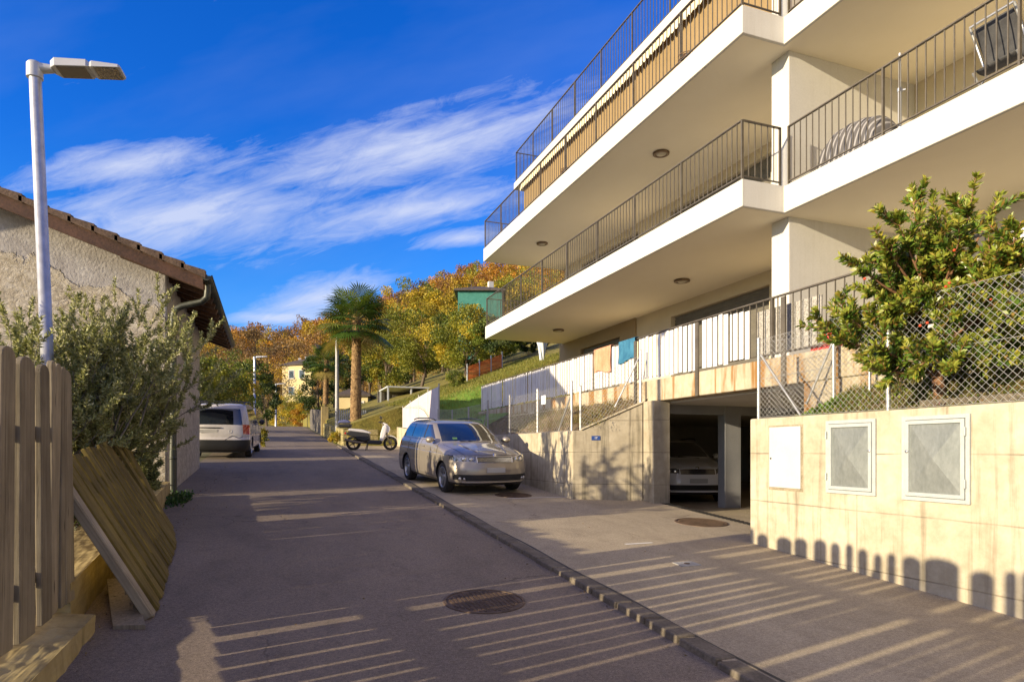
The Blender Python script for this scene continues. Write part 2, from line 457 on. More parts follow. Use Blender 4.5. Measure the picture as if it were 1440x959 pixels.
for (x, y, w, l) in ((4.35, 10.35, 1.1, .045), (3.95, 6.42, .36, .05)):
    o = struct('painted_marking', MB().add([(x-w/2, y-l/2, road_z(y-l/2)+.0385), (x+w/2, y-l/2, road_z(y-l/2)+.0385), (x+w/2, y+l/2, road_z(y+l/2)+.0385), (x-w/2, y+l/2, road_z(y+l/2)+.0385)], [(0, 1, 2, 3)]), MT['paint'])

def hz(x, y):
    def bank(x): return 1.8+min(max((x-4.95)/1.25, 0), 1)*.66
    A = bank(x) + max(0, y-15)*.03*min(1, max(0, 1))
    if x > 6.2 and y < 21: A = min(A, 2.5)
    xx = x-3
    B = road_z(y)+.9+.36*min(xx, 14)+.42*max(0, min(xx, 62)-14)+max(0, min(y, 205)-85)*.22
    if xx > 90: B += 0
    t = min(max((y-19.3)/3.4, 0), 1); t = t*t*(3-2*t)
    return A*(1-t)+B*t
def hill_grid(x_s, y_s, f=hz):
    mb = MB()
    mb.add([(x, y, f(x, y)) for y in y_s for x in x_s],
       [(j*len(x_s)+i, j*len(x_s)+i+1, (j+1)*len(x_s)+i+1, (j+1)*len(x_s)+i) for j in range(len(y_s)-1) for i in range(len(x_s)-1)], True)
    return mb
rnd = random.Random(5)
def hzr(x, y): return hz(x, y)+(rnd.uniform(-.07, .07) if x > 5.0 else 0)
mb = MB()
def bank_fn(a, b):
    x = 4.97+1.27*a; y0 = 10.07-.408*(x-4.88)+.10; y = y0+(17.6-y0)*b
    return (x, y, hzr(x, y) - max(0, 10.4-y)*.12)
mb.grid(bank_fn, 10, 44); struct('soil_bank', mb, MT['soil'])
struct('hillside', hill_grid([4.97, 5.2, 5.6, 6.25, 7, 8, 9, 10, 11, 12, 13.5, 15, 17, 20, 25, 32, 40, 50, 65, 95, 200], [17.5, 18.5, 19.3, 20, 20.5, 21, 21.5, 22, 22.8, 24, 26.6]), MT['grass'])
_sk = hill_grid([2.88, 2.9, 3.4, 4, 4.6, 5.0, 5.3, 6], [26.58, 26.6], lambda x, y: (hz(x, y) if x > 2.89 else road_z(y)-.5) if y > 26.59 else road_z(y)-.3)
struct('hill_edge', _sk, MT['grass'])
struct('hill', hill_grid([2.88, 2.9, 3.4, 4, 5, 6.25, 7, 8, 9, 10, 11, 12, 13.5, 15, 17, 20, 25, 32, 40, 50, 65, 95, 200], [26.6, 28, 30, 33, 37, 42, 48, 55, 60, 70, 85, 100, 120, 150, 180, 230, 400], lambda x, y: hz(x, y) if x > 2.89 else road_z(y)-.5), MT['grass'])
struct('far_hill', hill_grid([-300, -120, -60, -30, -12, -5, 0, 2.9], [72, 74, 85, 100, 120, 150, 180, 230, 400], lambda x, y: (road_z(y)+(.9 if x > 2.8 else .05)+max(0, min(y, 205)-85)*.22 - max(0, -x-25)*.08) if y > 73 else road_z(y)-.1), MT['grass'])
struct('lawn', hill_grid([4.98, 5.3, 5.7, 6.2, 6.8, 7.4], [16.5, 17.5, 18.5, 19.3, 20, 20.7, 21.4, 22, 22.8, 23.5], lambda x, y: hz(x, y)+.06), MT['lawn'])

# garden ground behind the low wall on the left
struct('garden_soil', hill_grid([-14, -8, -5, -3.5, -2.8, -2.2, -1.72], [-2+.5*i for i in range(28)], lambda x, y: road_z(y)+.28+rnd.uniform(-.04, .04)), MT['soil'])

# ---------------------------------------------------------------- low walls on the left
t = thing('low_wall', (-1.25, 2.8, 0), 'low yellowish concrete kerb wall under the picket fence', 'wall')
mb = MB()
mb.add([(-1.42, .4, -.3), (-1.06, .4, -.3), (-1.06, 4.95, -.1), (-1.42, 4.95, -.1), (-1.42, .4, .33), (-1.08, .4, .30), (-1.08, 4.95, .42), (-1.42, 4.95, .46)],
       [(0,3,2,1),(4,5,6,7),(0,1,5,4),(1,2,6,5),(2,3,7,6),(3,0,4,7)])
rough(mb.build('wall_body', MT['conc_plain'], t), .05, .22, 6)
t = thing('garden_wall', (-1.6, 8, 0), 'mossy concrete garden wall behind the leaning planks', 'wall')
mb = MB()
mb.add([(-1.62, 4.96, -.1), (-1.22, 4.96, -.1), (-1.5, 11.6, .3), (-1.9, 11.6, .3), (-1.62, 4.96, .66), (-1.22, 4.96, .63), (-1.5, 11.6, 1.0), (-1.9, 11.6, 1.0)],
       [(0,3,2,1),(4,5,6,7),(0,1,5,4),(1,2,6,5),(2,3,7,6),(3,0,4,7)])
rough(mb.build('wall_body', MT['conc_plain'], t), .05, .22, 6)

# ---------------------------------------------------------------- apartment building
ZS = [(5.43, 5.87), (8.22, 8.67), (11.30, 11.55)]
B = thing('apartment_building', (8.5, 9, .45), 'white modern apartment block with long cantilevered balconies over the garage entrance', 'building')
EX = lambda Y: Y
def slab(name, boxes, mat):
    mb = MB()
    for bx in boxes: mb.box(*bx)
    return mb.build(name, mat, B, bevel=.01)
for k, (za, zb) in enumerate(ZS[:2]):
    xe = 10.2
    ye = 21.75 if k == 0 else 21.95
    # one closed slab per floor: an L outline
    mb = MB()
    out_ = [(7.12, ye), (7.12, 8.45), (7.97, 8.45), (7.97, -4), (14, -4), (14, ye)]
    mb.prism([(x, y, za) for x, y in out_], (0, 0, zb-za))
    s_ = mb.build('balcony_slab', MT['render_white'], B, bevel=.008)
    # painted soffit sheet just proud of the underside
    mb = MB(); i_ = .012
    mb.prism([(x, y, za-.004) for x, y in [(7.12+.05, ye-.05), (7.17, 8.5), (8.02, 8.5), (8.02, -3.9), (13.9, -3.9), (13.9, ye-.05)]], (0, 0, .002))
    mb.build('soffit', MT['soffit'], s_)
mb = MB(); mb.prism([(8.6, 22.8, 11.30), (8.6, -4, 11.30), (14, -4, 11.30), (14, 22.8, 11.30)], (0, 0, .25)); mb.build('roof_slab', MT['render_white'], B, bevel=.008)
# walls. left wing back wall x=10.2, right wing back wall x=11.1
def wall_with_holes(x, y0, y1, z0, z1, holes, th, mat, name='wall', parent=B):
    """wall in the plane x (face towards -x) with rectangular openings (ya,yb,za,zb)"""
    mb = MB(); ysx = sorted({y0, y1, *[h[0] for h in holes], *[h[1] for h in holes]})
    for a, b_ in zip(ysx, ysx[1:]):
        hs_ = [h for h in holes if h[0] <= a and h[1] >= b_]
        if not hs_: mb.box(x, a, z0, x+th, b_, z1); continue
        h = hs_[0]
        if h[2] > z0: mb.box(x, a, z0, x+th, b_, h[2])
        if h[3] < z1: mb.box(x, a, h[3], x+th, b_, z1)
    return mb.build(name, mat, parent)
def roller(x, ya, yb, za, zb, drop=1.0, name='window'):
    "a roller shutter in its opening with the frame and glass behind it"
    mb = MB()
    mb.box(x+.20, ya+.003, za, x+.24, ya+.06, zb); mb.box(x+.20, yb-.06, za, x+.24, yb-.003, zb)
    mb.box(x+.20, ya+.06, zb-.06, x+.24, yb-.06, zb-.003); mb.box(x+.20, ya+.06, za+.003, x+.24, yb-.06, za+.06)
    mb.box(x+.20, (ya+yb)/2-.04, za+.06, x+.24, (ya+yb)/2+.04, zb-.06)
    w = mb.build(name, MT['shutter'], B)
    MB().box(x+.245, ya+.05, za+.05, x+.255, yb-.05, zb-.05).build('pane', MT['window_dark'], w)
    mb = MB(); z = zb-.02; n = int((zb-za)*drop/.085)
    for i in range(n):
        mb.add([(x+.115, ya+.03, z), (x+.115, yb-.03, z), (x+.145, yb-.03, z-.07), (x+.145, ya+.03, z-.07), (x+.16, ya+.03, z-.078), (x+.16, yb-.03, z-.078)],
               [(0, 3, 2, 1), (3, 4, 5, 2)])
        mb.box(x+.12, ya+.03, z-.082, x+.15, yb-.03, z-.07)
        z -= .085
    mb.build('shutter', MT['shutter'], w)
W0 = [(11.25, 14.95, 2.72, 5.12)]
wall_with_holes(10.2, 8.96, 16.7, 2.62, 5.43, W0, .3, MT['wall_taupe'])
roller(10.2, *W0[0])
W0b = [(17.6, 20.3, 2.72, 5.02)]
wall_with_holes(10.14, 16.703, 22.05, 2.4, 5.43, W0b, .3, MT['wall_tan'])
roller(10.14, *W0b[0])
W1 = [(11.2, 15.0, 5.9, 7.98), (16.6, 20.3, 5.9, 7.98)]
wall_with_holes(10.2, 8.96, 21.7, 5.87, 8.22, W1, .3, MT['wall_taupe'])
for w in W1: roller(10.2, *w)
W2 = [(11.2, 15.0, 8.7, 10.9), (16.6, 20.3, 8.7, 10.9)]
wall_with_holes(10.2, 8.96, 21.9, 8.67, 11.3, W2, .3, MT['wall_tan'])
for w in W2: roller(10.2, *w)
WR = [(1.6, 4.9, 5.9, 7.75)]
wall_with_holes(11.1, -4, 8.55, 5.87, 8.22, WR, .3, MT['wall_taupe'])
roller(11.1, *WR[0])
WT = [(5.9, 7.4, 2.72, 4.9), (1.0, 4.2, 2.72, 4.9)]
wall_with_holes(11.1, -4, 8.55, 2.62, 5.43, WT, .3, MT['render_white'])
for w in WT: roller(11.1, *w)
wall_with_holes(11.1, -4, 8.55, 8.67, 11.3, [], .3, MT['wall_taupe'])
# gable at the far end and inner back
for (z0, z1, ye) in ((2.4, 5.43, 22.05), (5.87, 8.22, 21.7), (8.67, 11.3, 21.9)):
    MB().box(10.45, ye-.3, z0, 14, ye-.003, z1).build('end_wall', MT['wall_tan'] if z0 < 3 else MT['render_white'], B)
# fin walls between the wings
for (z0, z1) in ((2.62, 5.43), (5.87, 8.22), (8.67, 11.3)):
    MB().box(8.17, 8.55, z0, 11.395, 8.955, z1).build('fin_wall', MT['render_white'], B, bevel=.006)
# terrace deck + stained front beam
MB().box(6.36, -4, 2.33, 14, 19.4, 2.62).build('terrace_slab', MT['wall_taupe'], B)
MB().box(6.13, -4, 2.335, 6.355, 19.4, 2.70).build('terrace_beam', MT['conc_rust'], B, bevel=.012)
# rough concrete foot wall under the beam beside the planting bed, and behind the bank
MB().box(6.16, -4, .2, 6.33, 6.2, 2.33).build('foot_wall', MT['conc_rust'], B)
MB().box(6.16, 9.62, .3, 6.33, 19.3, 2.33).build('foot_wall', MT['conc_grey'], B)
# ceiling lamps in the soffits
MT['lamp_bronze'] = plain('lamp_bronze', (.16, .11, .07), .4, .5)
MT['lamp_glass'] = plain('lamp_glass', (.42, .38, .30), .3)
for (x, y, z) in ((8.27, 12.5, 8.216), (8.26, 19.3, 8.216), (8.9, 12.6, 5.426), (8.8, 19.2, 5.426)):
    l = MB().lathe((x, y, z), (0, 0, -1), [(.001, .0), (.17, .0), (.185, .012), (.18, .045), (.13, .055), (.115, .03), (.001, .03)], 28).build('ceiling_light', MT['lamp_bronze'], B)
    MB().lathe((x, y, z-.031), (0, 0, -1), [(.001, .035), (.07, .03), (.105, .012), (.113, .0)], 24).build('diffuser', MT['lamp_glass'], l)
# garage
gr = MB(); gr.box(6.34, 1.5, .2, 6.345, 1.6, .25)
MB().box(6.12, 1.6, .30, 15, 18.3, .452).build('garage_floor', MT['pavement'], B)
mb = MB(); mb.box(15, 1.5, .3, 15.2, 18.4, 2.33); mb.box(6.34, 18.2, .3, 15, 18.4, 2.33); mb.box(6.34, 1.5, .3, 15, 1.6, 2.33)
mb.build('garage_wall', MT['garage_int'], B)
MB().box(6.36, 1.6, 2.30, 15, 18.2, 2.327).build('garage_ceiling', MT['garage_int'], B)
for (x, y) in ((7.7, 9.6), (7.7, 5.4), (11.6, 9.6)):
    MB().box(x, y, .45, x+.36, y+.20, 2.3).build('column', MT['garage_col'], B, bevel=.01)
MB().box(6.4, 9.62, 2.14, 14.9, 9.78, 2.3).build('ceiling_beam', MT['garage_col'], B)
mb = MB()
mb.box(6.0, 9.30, .3, 6.335, 9.618, 2.334)
mb.build('jamb', MT['conc_grey'], B, bevel=.015)
# drain across the garage mouth
mb = MB()
for i in range(34):
    yy = 6.22+i*.09
    z = .035+road_z(yy)+.004
    mb.box(6.12, yy, z-.02, 6.26, yy+.045, z+.006)
top('slot_drain', mb, MT['tar'], 'dark slotted drain channel across the garage entrance', 'drain')

def railing(parent, pts, z0, h, post_every=1.66, gap=.125, bar=.013, name='railing', mat=None, base=.0, zf=None, skip_first=False):
    """metal railing along a polyline; the balusters belong to the railing mesh, each post is a sub-part"""
    mat = mat or MT['rail']; mb = MB(); posts = []
    for a, b_ in zip(pts, pts[1:]):
        a = Vector((*a, z0)); b_ = Vector((*b_, z0)); L = (b_-a).length; dv = (b_-a)/L
        up = Vector((0, 0, 1))
        mb.bar(a+up*h, b_+up*h, .045, .018); mb.bar(a+up*.07, b_+up*.07, .03, .015)
        n = max(1, round(L/post_every)); 
        for i in range(n+1): posts.append(a+dv*L*i/n)
        m = int(L/gap)
        for i in range(1, m):
            p = a+dv*(L*i/m)
            mb.bar(p+up*.075, p+up*(h-.008), bar, bar, up=dv)
    r = mb.build(name, mat, parent)
    seen = []
    for p in posts:
        if any((p-q_).length < .05 for q_ in seen): continue
        seen.append(p)
        MB().box(p.x-.02, p.y-.012, p.z+.001, p.x+.02, p.y+.012, p.z+h+.008).build('post', mat, r)
    return r
railing(B, [(10.0, 21.68), (7.16, 21.68), (7.16, 8.50), (7.93, 8.50)], 5.87, .97)
railing(B, [(8.02, 8.40), (8.02, -3.9)], 5.87, .97)
railing(B, [(10.0, 21.88), (7.16, 21.88), (7.16, 8.50), (7.93, 8.50)], 8.67, .97)
railing(B, [(8.02, 8.40), (8.02, -3.9)], 8.67, .97)
railing(B, [(11.0, 22.7), (8.66, 22.7), (8.66, -3.9)], 11.55, 1.12, gap=.14)
tr = railing(B, [(6.19, 19.2), (6.19, -3.9)], 2.70, .80, post_every=1.78, gap=.13, bar=.012)
# posts of the terrace rail run down the face of the beam
for y in (10.05, 8.27, 6.49, 4.71, 2.93):
    MB().box(6.10, y-.035, 2.33, 6.127, y+.035, 3.45).build('post', MT['rail'], tr)
# white corrugated privacy cloth behind the bars
MT['cloth_white'] = surf('white_screen_cloth', (.62, .61, .62), (.70, .69, .69), 3, .8, .05, 60, spec=.2, fine=.08)
def cloth_panel(y0, y1, z0, z1, x=6.150, mat='cloth_white', name='privacy_screen'):
    "white upright slats tied to the rail"
    mb = MB(); r_ = random.Random(int(y0*100)); y = y0
    while y < y1-.03:
        w = min(.098+r_.uniform(-.004, .004), y1-y)
        dx_ = r_.uniform(-.003, .003); t_ = r_.uniform(-.006, .006); dz_ = r_.uniform(-.012, .012)
        mb.add([(x+dx_-.004, y+.004, z0+dz_), (x+dx_+t_, y+w, z0+dz_), (x+dx_+t_+.010, y+w, z0+dz_), (x+dx_+.008, y+.004, z0+dz_),
                (x+dx_-.004, y+.004, z1+dz_), (x+dx_+t_, y+w, z1+dz_), (x+dx_+t_+.010, y+w, z1+dz_), (x+dx_+.008, y+.004, z1+dz_)],
               [(0,3,2,1),(4,5,6,7),(0,1,5,4),(1,2,6,5),(2,3,7,6),(3,0,4,7)])
        y += w+.024
    mb.build(name, MT[mat], tr)
for (a, b_) in ((7.6, 8.2), (8.33, 9.98), (10.12, 11.7), (11.76, 13.55), (13.6, 15.3), (15.35, 17.2), (17.25, 19.15)):
    cloth_panel(a, b_, 2.74, 3.47)
cloth_panel(7.15, 7.55, 2.76, 3.42)
cloth_panel(-1, 4.0, 2.76, 3.46)
MT['speckle'] = surf('speckled_board', (.20, .19, .17), (.42, .40, .37), 60, .9, .4, 90, lo=.42, hi=.55)
MB().box(6.23, 6.0, 2.76, 6.25, 7.1, 3.38).build('privacy_screen', MT['speckle'], tr)
# tan sun blind with scalloped cream valance hanging from the roof slab
MT['blind'] = surf('tan_awning_cloth', (.25, .175, .085), (.29, .205, .105), 2, .85, .05, 70, stretch=(1, 1, .3), spec=.1)
MT['valance'] = surf('cream_valance', (.70, .62, .42), (.78, .70, .50), 4, .85, .1, 70, spec=.1)
mb = MB()
def fn(a, b):
    y = -3+(22.2+3)*a
    return (8.78+.02*math.sin(y*2.2)*(1-b)+.006*math.sin(y*21), y, 8.72+(11.29-8.72)*b)
mb.grid(fn, 400, 3)
bl = mb.build('sun_blind', MT['blind'], B)
mb = MB(); n = 150
for i in range(n):
    y0 = -3+i*(25.25/n); w = 25.25/n
    xx = 8.66
    pts = [(xx, y0, 11.29), (xx, y0+w, 11.29), (xx-.03, y0+w, 11.12), (xx-.04, y0+w*.8, 11.06), (xx-.04, y0+w*.5, 11.04), (xx-.04, y0+w*.2, 11.06), (xx-.03, y0, 11.12)]
    mb.prism(pts, (.006, 0, 0))
mb.build('valance', MT['valance'], B)
# ---------------------------------------------------------------- retaining walls on the right
FW = thing('retaining_wall', (5.4, 3, .2), 'sunlit pale concrete retaining wall with three meter cabinets in it', 'wall')
BX = [(4.705+0, 0, 0, 0)]
# cabinet openings from the photograph (on the plane x=5.29)
def wy(px): return atX(px, 5.29)
def wz(px, py): D = 5.29/(SA+CA*(px-720)/FPX); return EYE+(633-py)/FPX*D
cabs = [(wy(1127), wy(1083), wz(1105, 686), wz(1105, 600)), (wy(1233), wy(1163), wz(1198, 695), wz(1198, 590)), (wy(1366), wy(1270), wz(1320, 706), wz(1320, 583.5))]
mb = MB()
mb.add([(5.29, -4, -.5), (5.5, -4, -.5), (5.5, 6.15, 0), (5.29, 6.15, 0), (5.29, -4, 1.868), (5.5, -4, 1.868), (5.5, 6.15, 1.868), (5.29, 6.15, 1.868)],
       [(0,3,2,1),(4,5,6,7),(0,1,5,4),(1,2,6,5),(2,3,7,6),(3,0,4,7)])
mb.build('wall_body', MT['conc_warm'], FW, bevel=.02, seg=2)
MB().box(5.503, 5.97, .1, 6.13, 6.147, 1.86).build('return_wall', MT['conc_warm'], FW, bevel=.015)
MT['cab_white'] = surf('cream_cabinet_paint', (.47, .49, .50), (.53, .55, .55), 3, .5, .05, 60, fine=.1)
MT['cab_frame'] = surf('grey_cabinet_paint', (.36, .39, .39), (.44, .47, .46), 5, .45, .05, 60, fine=.15)
MT['cab_sheet'] = surf('zinc_sheet', (.20, .22, .215), (.29, .31, .30), 2.2, .42, .03, 30, metal=.3, fine=.2, stretch=(1, 1, .5))
MT['black'] = plain('black_plastic', (.02, .02, .02), .5)
MT['plaster_patch'] = surf('patch_mortar', (.24, .20, .13), (.34, .29, .20), 6, .95, .4, 60, fine=.4)
# left cabinet: plain painted flush door
ya, yb, za, zb = cabs[0]
c = thing('meter_cabinet', (5.28, (ya+yb)/2, za), 'plain cream meter cabinet door, leftmost of the three in the sunlit wall', 'cabinet', 'meter cabinets in the retaining wall')
mbp = MB(); 
mbp.box(5.287, ya-.025, za-.03, 5.2895, yb+.02, zb+.02); mbp.build('mortar_rim', MT['plaster_patch'], c)
MB().box(5.272, ya, za, 5.286, yb, zb).build('door', MT['cab_white'], c, bevel=.008, seg=2)
MB().lathe((5.272, yb-.03, za+(zb-za)*.48), (-1, 0, 0), [(.0, .004), (.010, .004), (.012, 0)], 12).build('lock', MT['black'], c)
for k, (lab, hinge_far) in enumerate((('grey framed metal cabinet door with a creased zinc panel, middle one of the wall', True), ('largest grey framed cabinet door with creased zinc panel and hinges on its right', False))):
    ya, yb, za, zb = cabs[k+1]
    c = thing('meter_cabinet', (5.28, (ya+yb)/2, za), lab, 'cabinet', 'meter cabinets in the retaining wall')
    fw = .035
    def ring(x0, x1, a0, a1, b0, b1, w):
        mb = MB(); mb.box(x0, a0, b0, x1, a0+w, b1); mb.box(x0, a1-w, b0, x1, a1, b1); mb.box(x0, a0+w, b0, x1, a1-w, b0+w); mb.box(x0, a0+w, b1-w, x1, a1-w, b1); return mb
    ring(5.268, 5.289, ya, yb, za, zb, fw).build('frame', MT['cab_frame'], c, bevel=.003)
    d_ = ring(5.260, 5.285, ya+fw+.004, yb-fw-.004, za+fw+.004, zb-fw-.004, fw*.95).build('door', MT['cab_frame'], c, bevel=.003)
    a0, a1, b0, b1 = ya+fw*2, yb-fw*2, za+fw*2, zb-fw*2
    mb = MB(); ce = (5.248, (a0+a1)/2, (b0+b1)/2)
    P = [(5.278, a0, b0), (5.278, a1, b0), (5.278, a1, b1), (5.278, a0, b1), ce]
    mb.add(P, [(0, 4, 1), (1, 4, 2), (2, 4, 3), (3, 4, 0)]); mb.build('door_sheet', MT['cab_sheet'], d_)
    hy = yb-fw*.5 if hinge_far else ya+fw*.9
    mb = MB()
    for zz in (za+.13, zb-.18): mb.tube([(5.256, hy, zz), (5.256, hy, zz+.07)], .009, 8)
    mb.build('hinge', MT['cab_frame'], c)
    ky = a0-.015 if hinge_far else a1+.012
    MB().lathe((5.26, ky, (b0+b1)/2+.06), (-1, 0, 0), [(.0, .008), (.013, .008), (.015, 0)], 10).build('lock', MT['galv'], c)

RW = thing('retaining_wall', (4.95, 16, 1), 'low grey concrete retaining wall beside the parked silver car, half in shade', 'wall')
mb = MB()
ysw = [10.07, 12, 14, 16, 18, 20, 22, 24, 26, 26.75]
def tw(y): return 1.84 if y < 18 else 1.84+(y-18)*.072
vs = []; fs = []
for y in ysw: vs += [(4.88, y, road_z(y)-.2), (5.06, y, road_z(y)-.2), (5.06, y, tw(y)), (4.88, y, tw(y))]
for i in range(len(ysw)-1):
    a = i*4; fs += [(a+k, a+(k+1) % 4, a+4+(k+1) % 4, a+4+k) for k in range(4)]
fs += [(3, 2, 1, 0), (len(vs)-4, len(vs)-3, len(vs)-2, len(vs)-1)]
mb.add(vs, fs); mb.build('wall_body', MT['conc_warm'], RW, bevel=.012)
# splayed wing wall to the garage jamb with its sloping top
C0 = Vector((4.883, 10.068, 0)); J0 = Vector((5.998, 9.62, 0)); nrm = Vector((-(J0-C0).y, (J0-C0).x, 0)).normalized()*.17
mb = MB()
def wv(p, z): return (p.x, p.y, z)
k1 = C0+(J0-C0)*.12
mb.add([wv(C0, .35), wv(k1, .35), wv(J0, .35), wv(J0, 2.31), wv(k1, 1.84), wv(C0, 1.835)] + [wv(p+nrm, z) for p, z in ((C0+(J0-C0)*.1, .35), (k1, .35), (J0, .35), (J0, 2.31), (k1, 1.84), (C0+(J0-C0)*.1, 1.835))],
       [(0, 1, 4, 5), (1, 2, 3, 4), (5, 4, 10, 11), (4, 3, 9, 10), (0, 5, 11, 6), (2, 8, 9, 3), (6, 11, 10, 7), (7, 10, 9, 8), (0, 6, 7, 1), (1, 7, 8, 2)])
ww = mb.build('wing_wall', MT['conc_grey'], RW, bevel=.01)
# coping lip along the slope
mb = MB(); dirn = (J0-k1).normalized()
mb.add([wv(k1-nrm*.15, 1.842), wv(J0-nrm*.15, 2.312), wv(J0+nrm*1.1, 2.312), wv(k1+nrm*1.1, 1.842), wv(k1-nrm*.15, 1.875), wv(J0-nrm*.15, 2.345), wv(J0+nrm*1.1, 2.345), wv(k1+nrm*1.1, 1.875)],
       [(0,3,2,1),(4,5,6,7),(0,1,5,4),(1,2,6,5),(2,3,7,6),(3,0,4,7)])
mb.build('coping', MT['conc_warm'], RW, bevel=.006)
# small blue house-number plate on the wing wall
MT['blue_sign'] = plain('blue_enamel', (.015, .05, .22), .35, coat=.4)
MT['sign_white'] = plain('white_enamel', (.8, .8, .8), .4)
pc = C0+(J0-C0)*.33-nrm.normalized()*.006; dx = (J0-C0).normalized()
sg = thing('number_plate', (pc.x, pc.y, 1.66), 'small blue house number plate on the grey wing wall', 'sign')
MB().obox((pc.x, pc.y, 1.71), dx*.075, nrm.normalized()*.004, (0, 0, .038)).build('plate', MT['blue_sign'], sg, bevel=.004)
def text(body, size, loc, rot, mat, parent, name='lettering', align='CENTER'):
    cu = bpy.data.curves.new(name, 'FONT'); cu.body = body; cu.size = size; cu.align_x = align; cu.align_y = 'CENTER'; cu.extrude = .0012
    o = bpy.data.objects.new(name, cu); me = bpy.data.meshes.new_from_object(o); bpy.data.objects.remove(o)
    me.materials.clear(); me.materials.append(mat)
    o = bpy.data.objects.new(name, me); COL.objects.link(o); o.parent = parent
    o.location = Vector(loc)-org(parent); o.rotation_euler = rot
    return o
fp = Vector((pc.x, pc.y, 1.71))-nrm.normalized()*.0055
text('17', .058, fp*K, (rad(90), 0, math.atan2(dx.y, dx.x)), MT['sign_white'], sg)

# planting bed above the sunlit wall
def bedz(x, y): return 1.80+ max(0, min(1, (x-5.55)/.6))*(.42 if y < 5.4 else .42*max(0, (6.1-y)/.7)+.02)
rnd = random.Random(8)
struct('bed_soil', hill_grid([5.49+.08*i for i in range(9)], [-4, -2, 0, 1]+[1.5+.16*i for i in range(29)], lambda x, y: bedz(x, y)+rnd.uniform(-.025, .025)), MT['soil'])
for i, yy in enumerate((2.35, 2.93, 3.5, 4.05)):
    w = .26
    top('edging_stone', MB().obox((5.68+.01*i, yy, 1.88), (.06, .008, 0), (-.01, w, 0), (0, 0, .085)), MT['block'],
        'pale concrete edging block lying along the planting bed behind the mesh fence', 'stone', 'edging blocks in the planting bed', bevel=.02, seg=2)

# ---------------------------------------------------------------- old stone house on the left
def rubble():
    m, g, b = newmat('rubble_render')
    v = g.n('ShaderNodeNewGeometry').outputs['Position']
    wv_ = g.n('ShaderNodeTexNoise', i_Scale=3.0, i_Detail=4.0); g.put(wv_.inputs['Vector'], v)
    ad = g.n('ShaderNodeVectorMath', operation='SCALE'); g.put(ad.inputs[0], wv_.outputs['Color']); ad.inputs['Scale'].default_value = .25
    a2 = g.n('ShaderNodeVectorMath', operation='ADD'); g.put(a2.inputs[0], v); g.put(a2.inputs[1], ad.outputs[0])
    vo = g.n('ShaderNodeTexVoronoi', feature='DISTANCE_TO_EDGE', i_Scale=4.6); g.put(vo.inputs['Vector'], g.map(a2.outputs[0], (1, 1, 1.7)))
    vc = g.n('ShaderNodeTexVoronoi', i_Scale=4.6); g.put(vc.inputs['Vector'], g.map(a2.outputs[0], (1, 1, 1.7)))
    sep = g.n('ShaderNodeSeparateColor'); g.put(sep.inputs[0], vc.outputs['Color'])
    stone = g.ramp(sep.outputs[0], [(.1, (.42, .36, .27)), (.9, (.64, .58, .49))])
    edge = g.ramp(vo.outputs['Distance'], [(.02, 0), (.10, 1)])
    n1 = g.noise(v, 9, 9, .72)
    cover = g.ramp(g.noise(v, 1.6, 6, .6, .4), [(.28, .35), (.46, 1)])
    c = g.mix(g.m('MULTIPLY', g.m('SUBTRACT', 1, edge), .45), stone, (.24, .19, .125))
    c = g.mix(g.m('MULTIPLY', cover, .75), c, g.ramp(n1, [(.3, (.46, .40, .30)), (.7, (.74, .67, .56))]))
    # smoother plaster band high on the gable, ragged lower edge
    sp = g.n('ShaderNodeSeparateXYZ'); g.put(sp.inputs[0], v)
    hgt = g.m('ADD', sp.outputs['Z'], g.m('ADD', g.m('MULTIPLY', sp.outputs['X'], .42), g.m('MULTIPLY', g.noise(v, 1.7, 6, .6), 1.1)))
    pl = g.ramp(g.m('SUBTRACT', hgt, 4.05-.15), [(0, 0), (.05, 1)])
    c = g.mix(pl, c, g.ramp(g.noise(v, 3, 7, .65), [(.3, (.40, .37, .35)), (.7, (.52, .49, .46))]))
    c = g.mix(.4, c, g.ramp(n1, [(.3, 0), (.7, 1)]), 'SOFT_LIGHT')
    g.put(b.inputs['Base Color'], c); b.inputs['Roughness'].default_value = .95; b.inputs['Specular IOR Level'].default_value = .15
    rough_h = g.m('ADD', g.m('MULTIPLY', edge, g.m('SUBTRACT', .8, g.m('MULTIPLY', cover, .65))), g.m('MULTIPLY', g.noise(v, 6, 9, .75), 2.6))
    bump(g, b, g.mix(pl, rough_h, g.m('MULTIPLY', g.noise(v, 20, 4), .3)), 1.0, .035)
    return m
MT['rubble'] = rubble()
MT['roof_wood'] = surf('roof_timber', (.05, .022, .010), (.10, .045, .02), 3, .7, .3, 30, stretch=(1, 1, 1), fine=.4)
MT['tile'] = surf('old_roof_tile', (.095, .06, .04), (.17, .11, .07), 4, .85, .5, 25, fine=.5)
MT['gutter'] = surf('painted_gutter', (.035, .038, .03), (.065, .07, .055), 5, .45, .1, 40, metal=.2, fine=.3)
H = thing('old_house', (-4, 14.5, .9), 'old house with rough stone render, tiled roof and a dark downpipe at its corner', 'house')
ex, ez, rx, rz_ = -1.03, 4.32, -5.3, 5.86
sl = (rz_-ez)/(ex-rx)
def roofz(x): return ez+(ex-x)*sl if x > rx else rz_-(rx-x)*sl
mb = MB()
pts = [(-1.6, 12, .3), (-9.0, 12, .3), (-9.0, 12, roofz(-9.0)-.12), (rx, 12, rz_-.12), (-1.6, 12, roofz(-1.6)-.12)]
mb.prism(pts, (0, 5.3, 0)); mb.build('wall', MT['rubble'], H, bevel=.03, seg=2)
RF = []
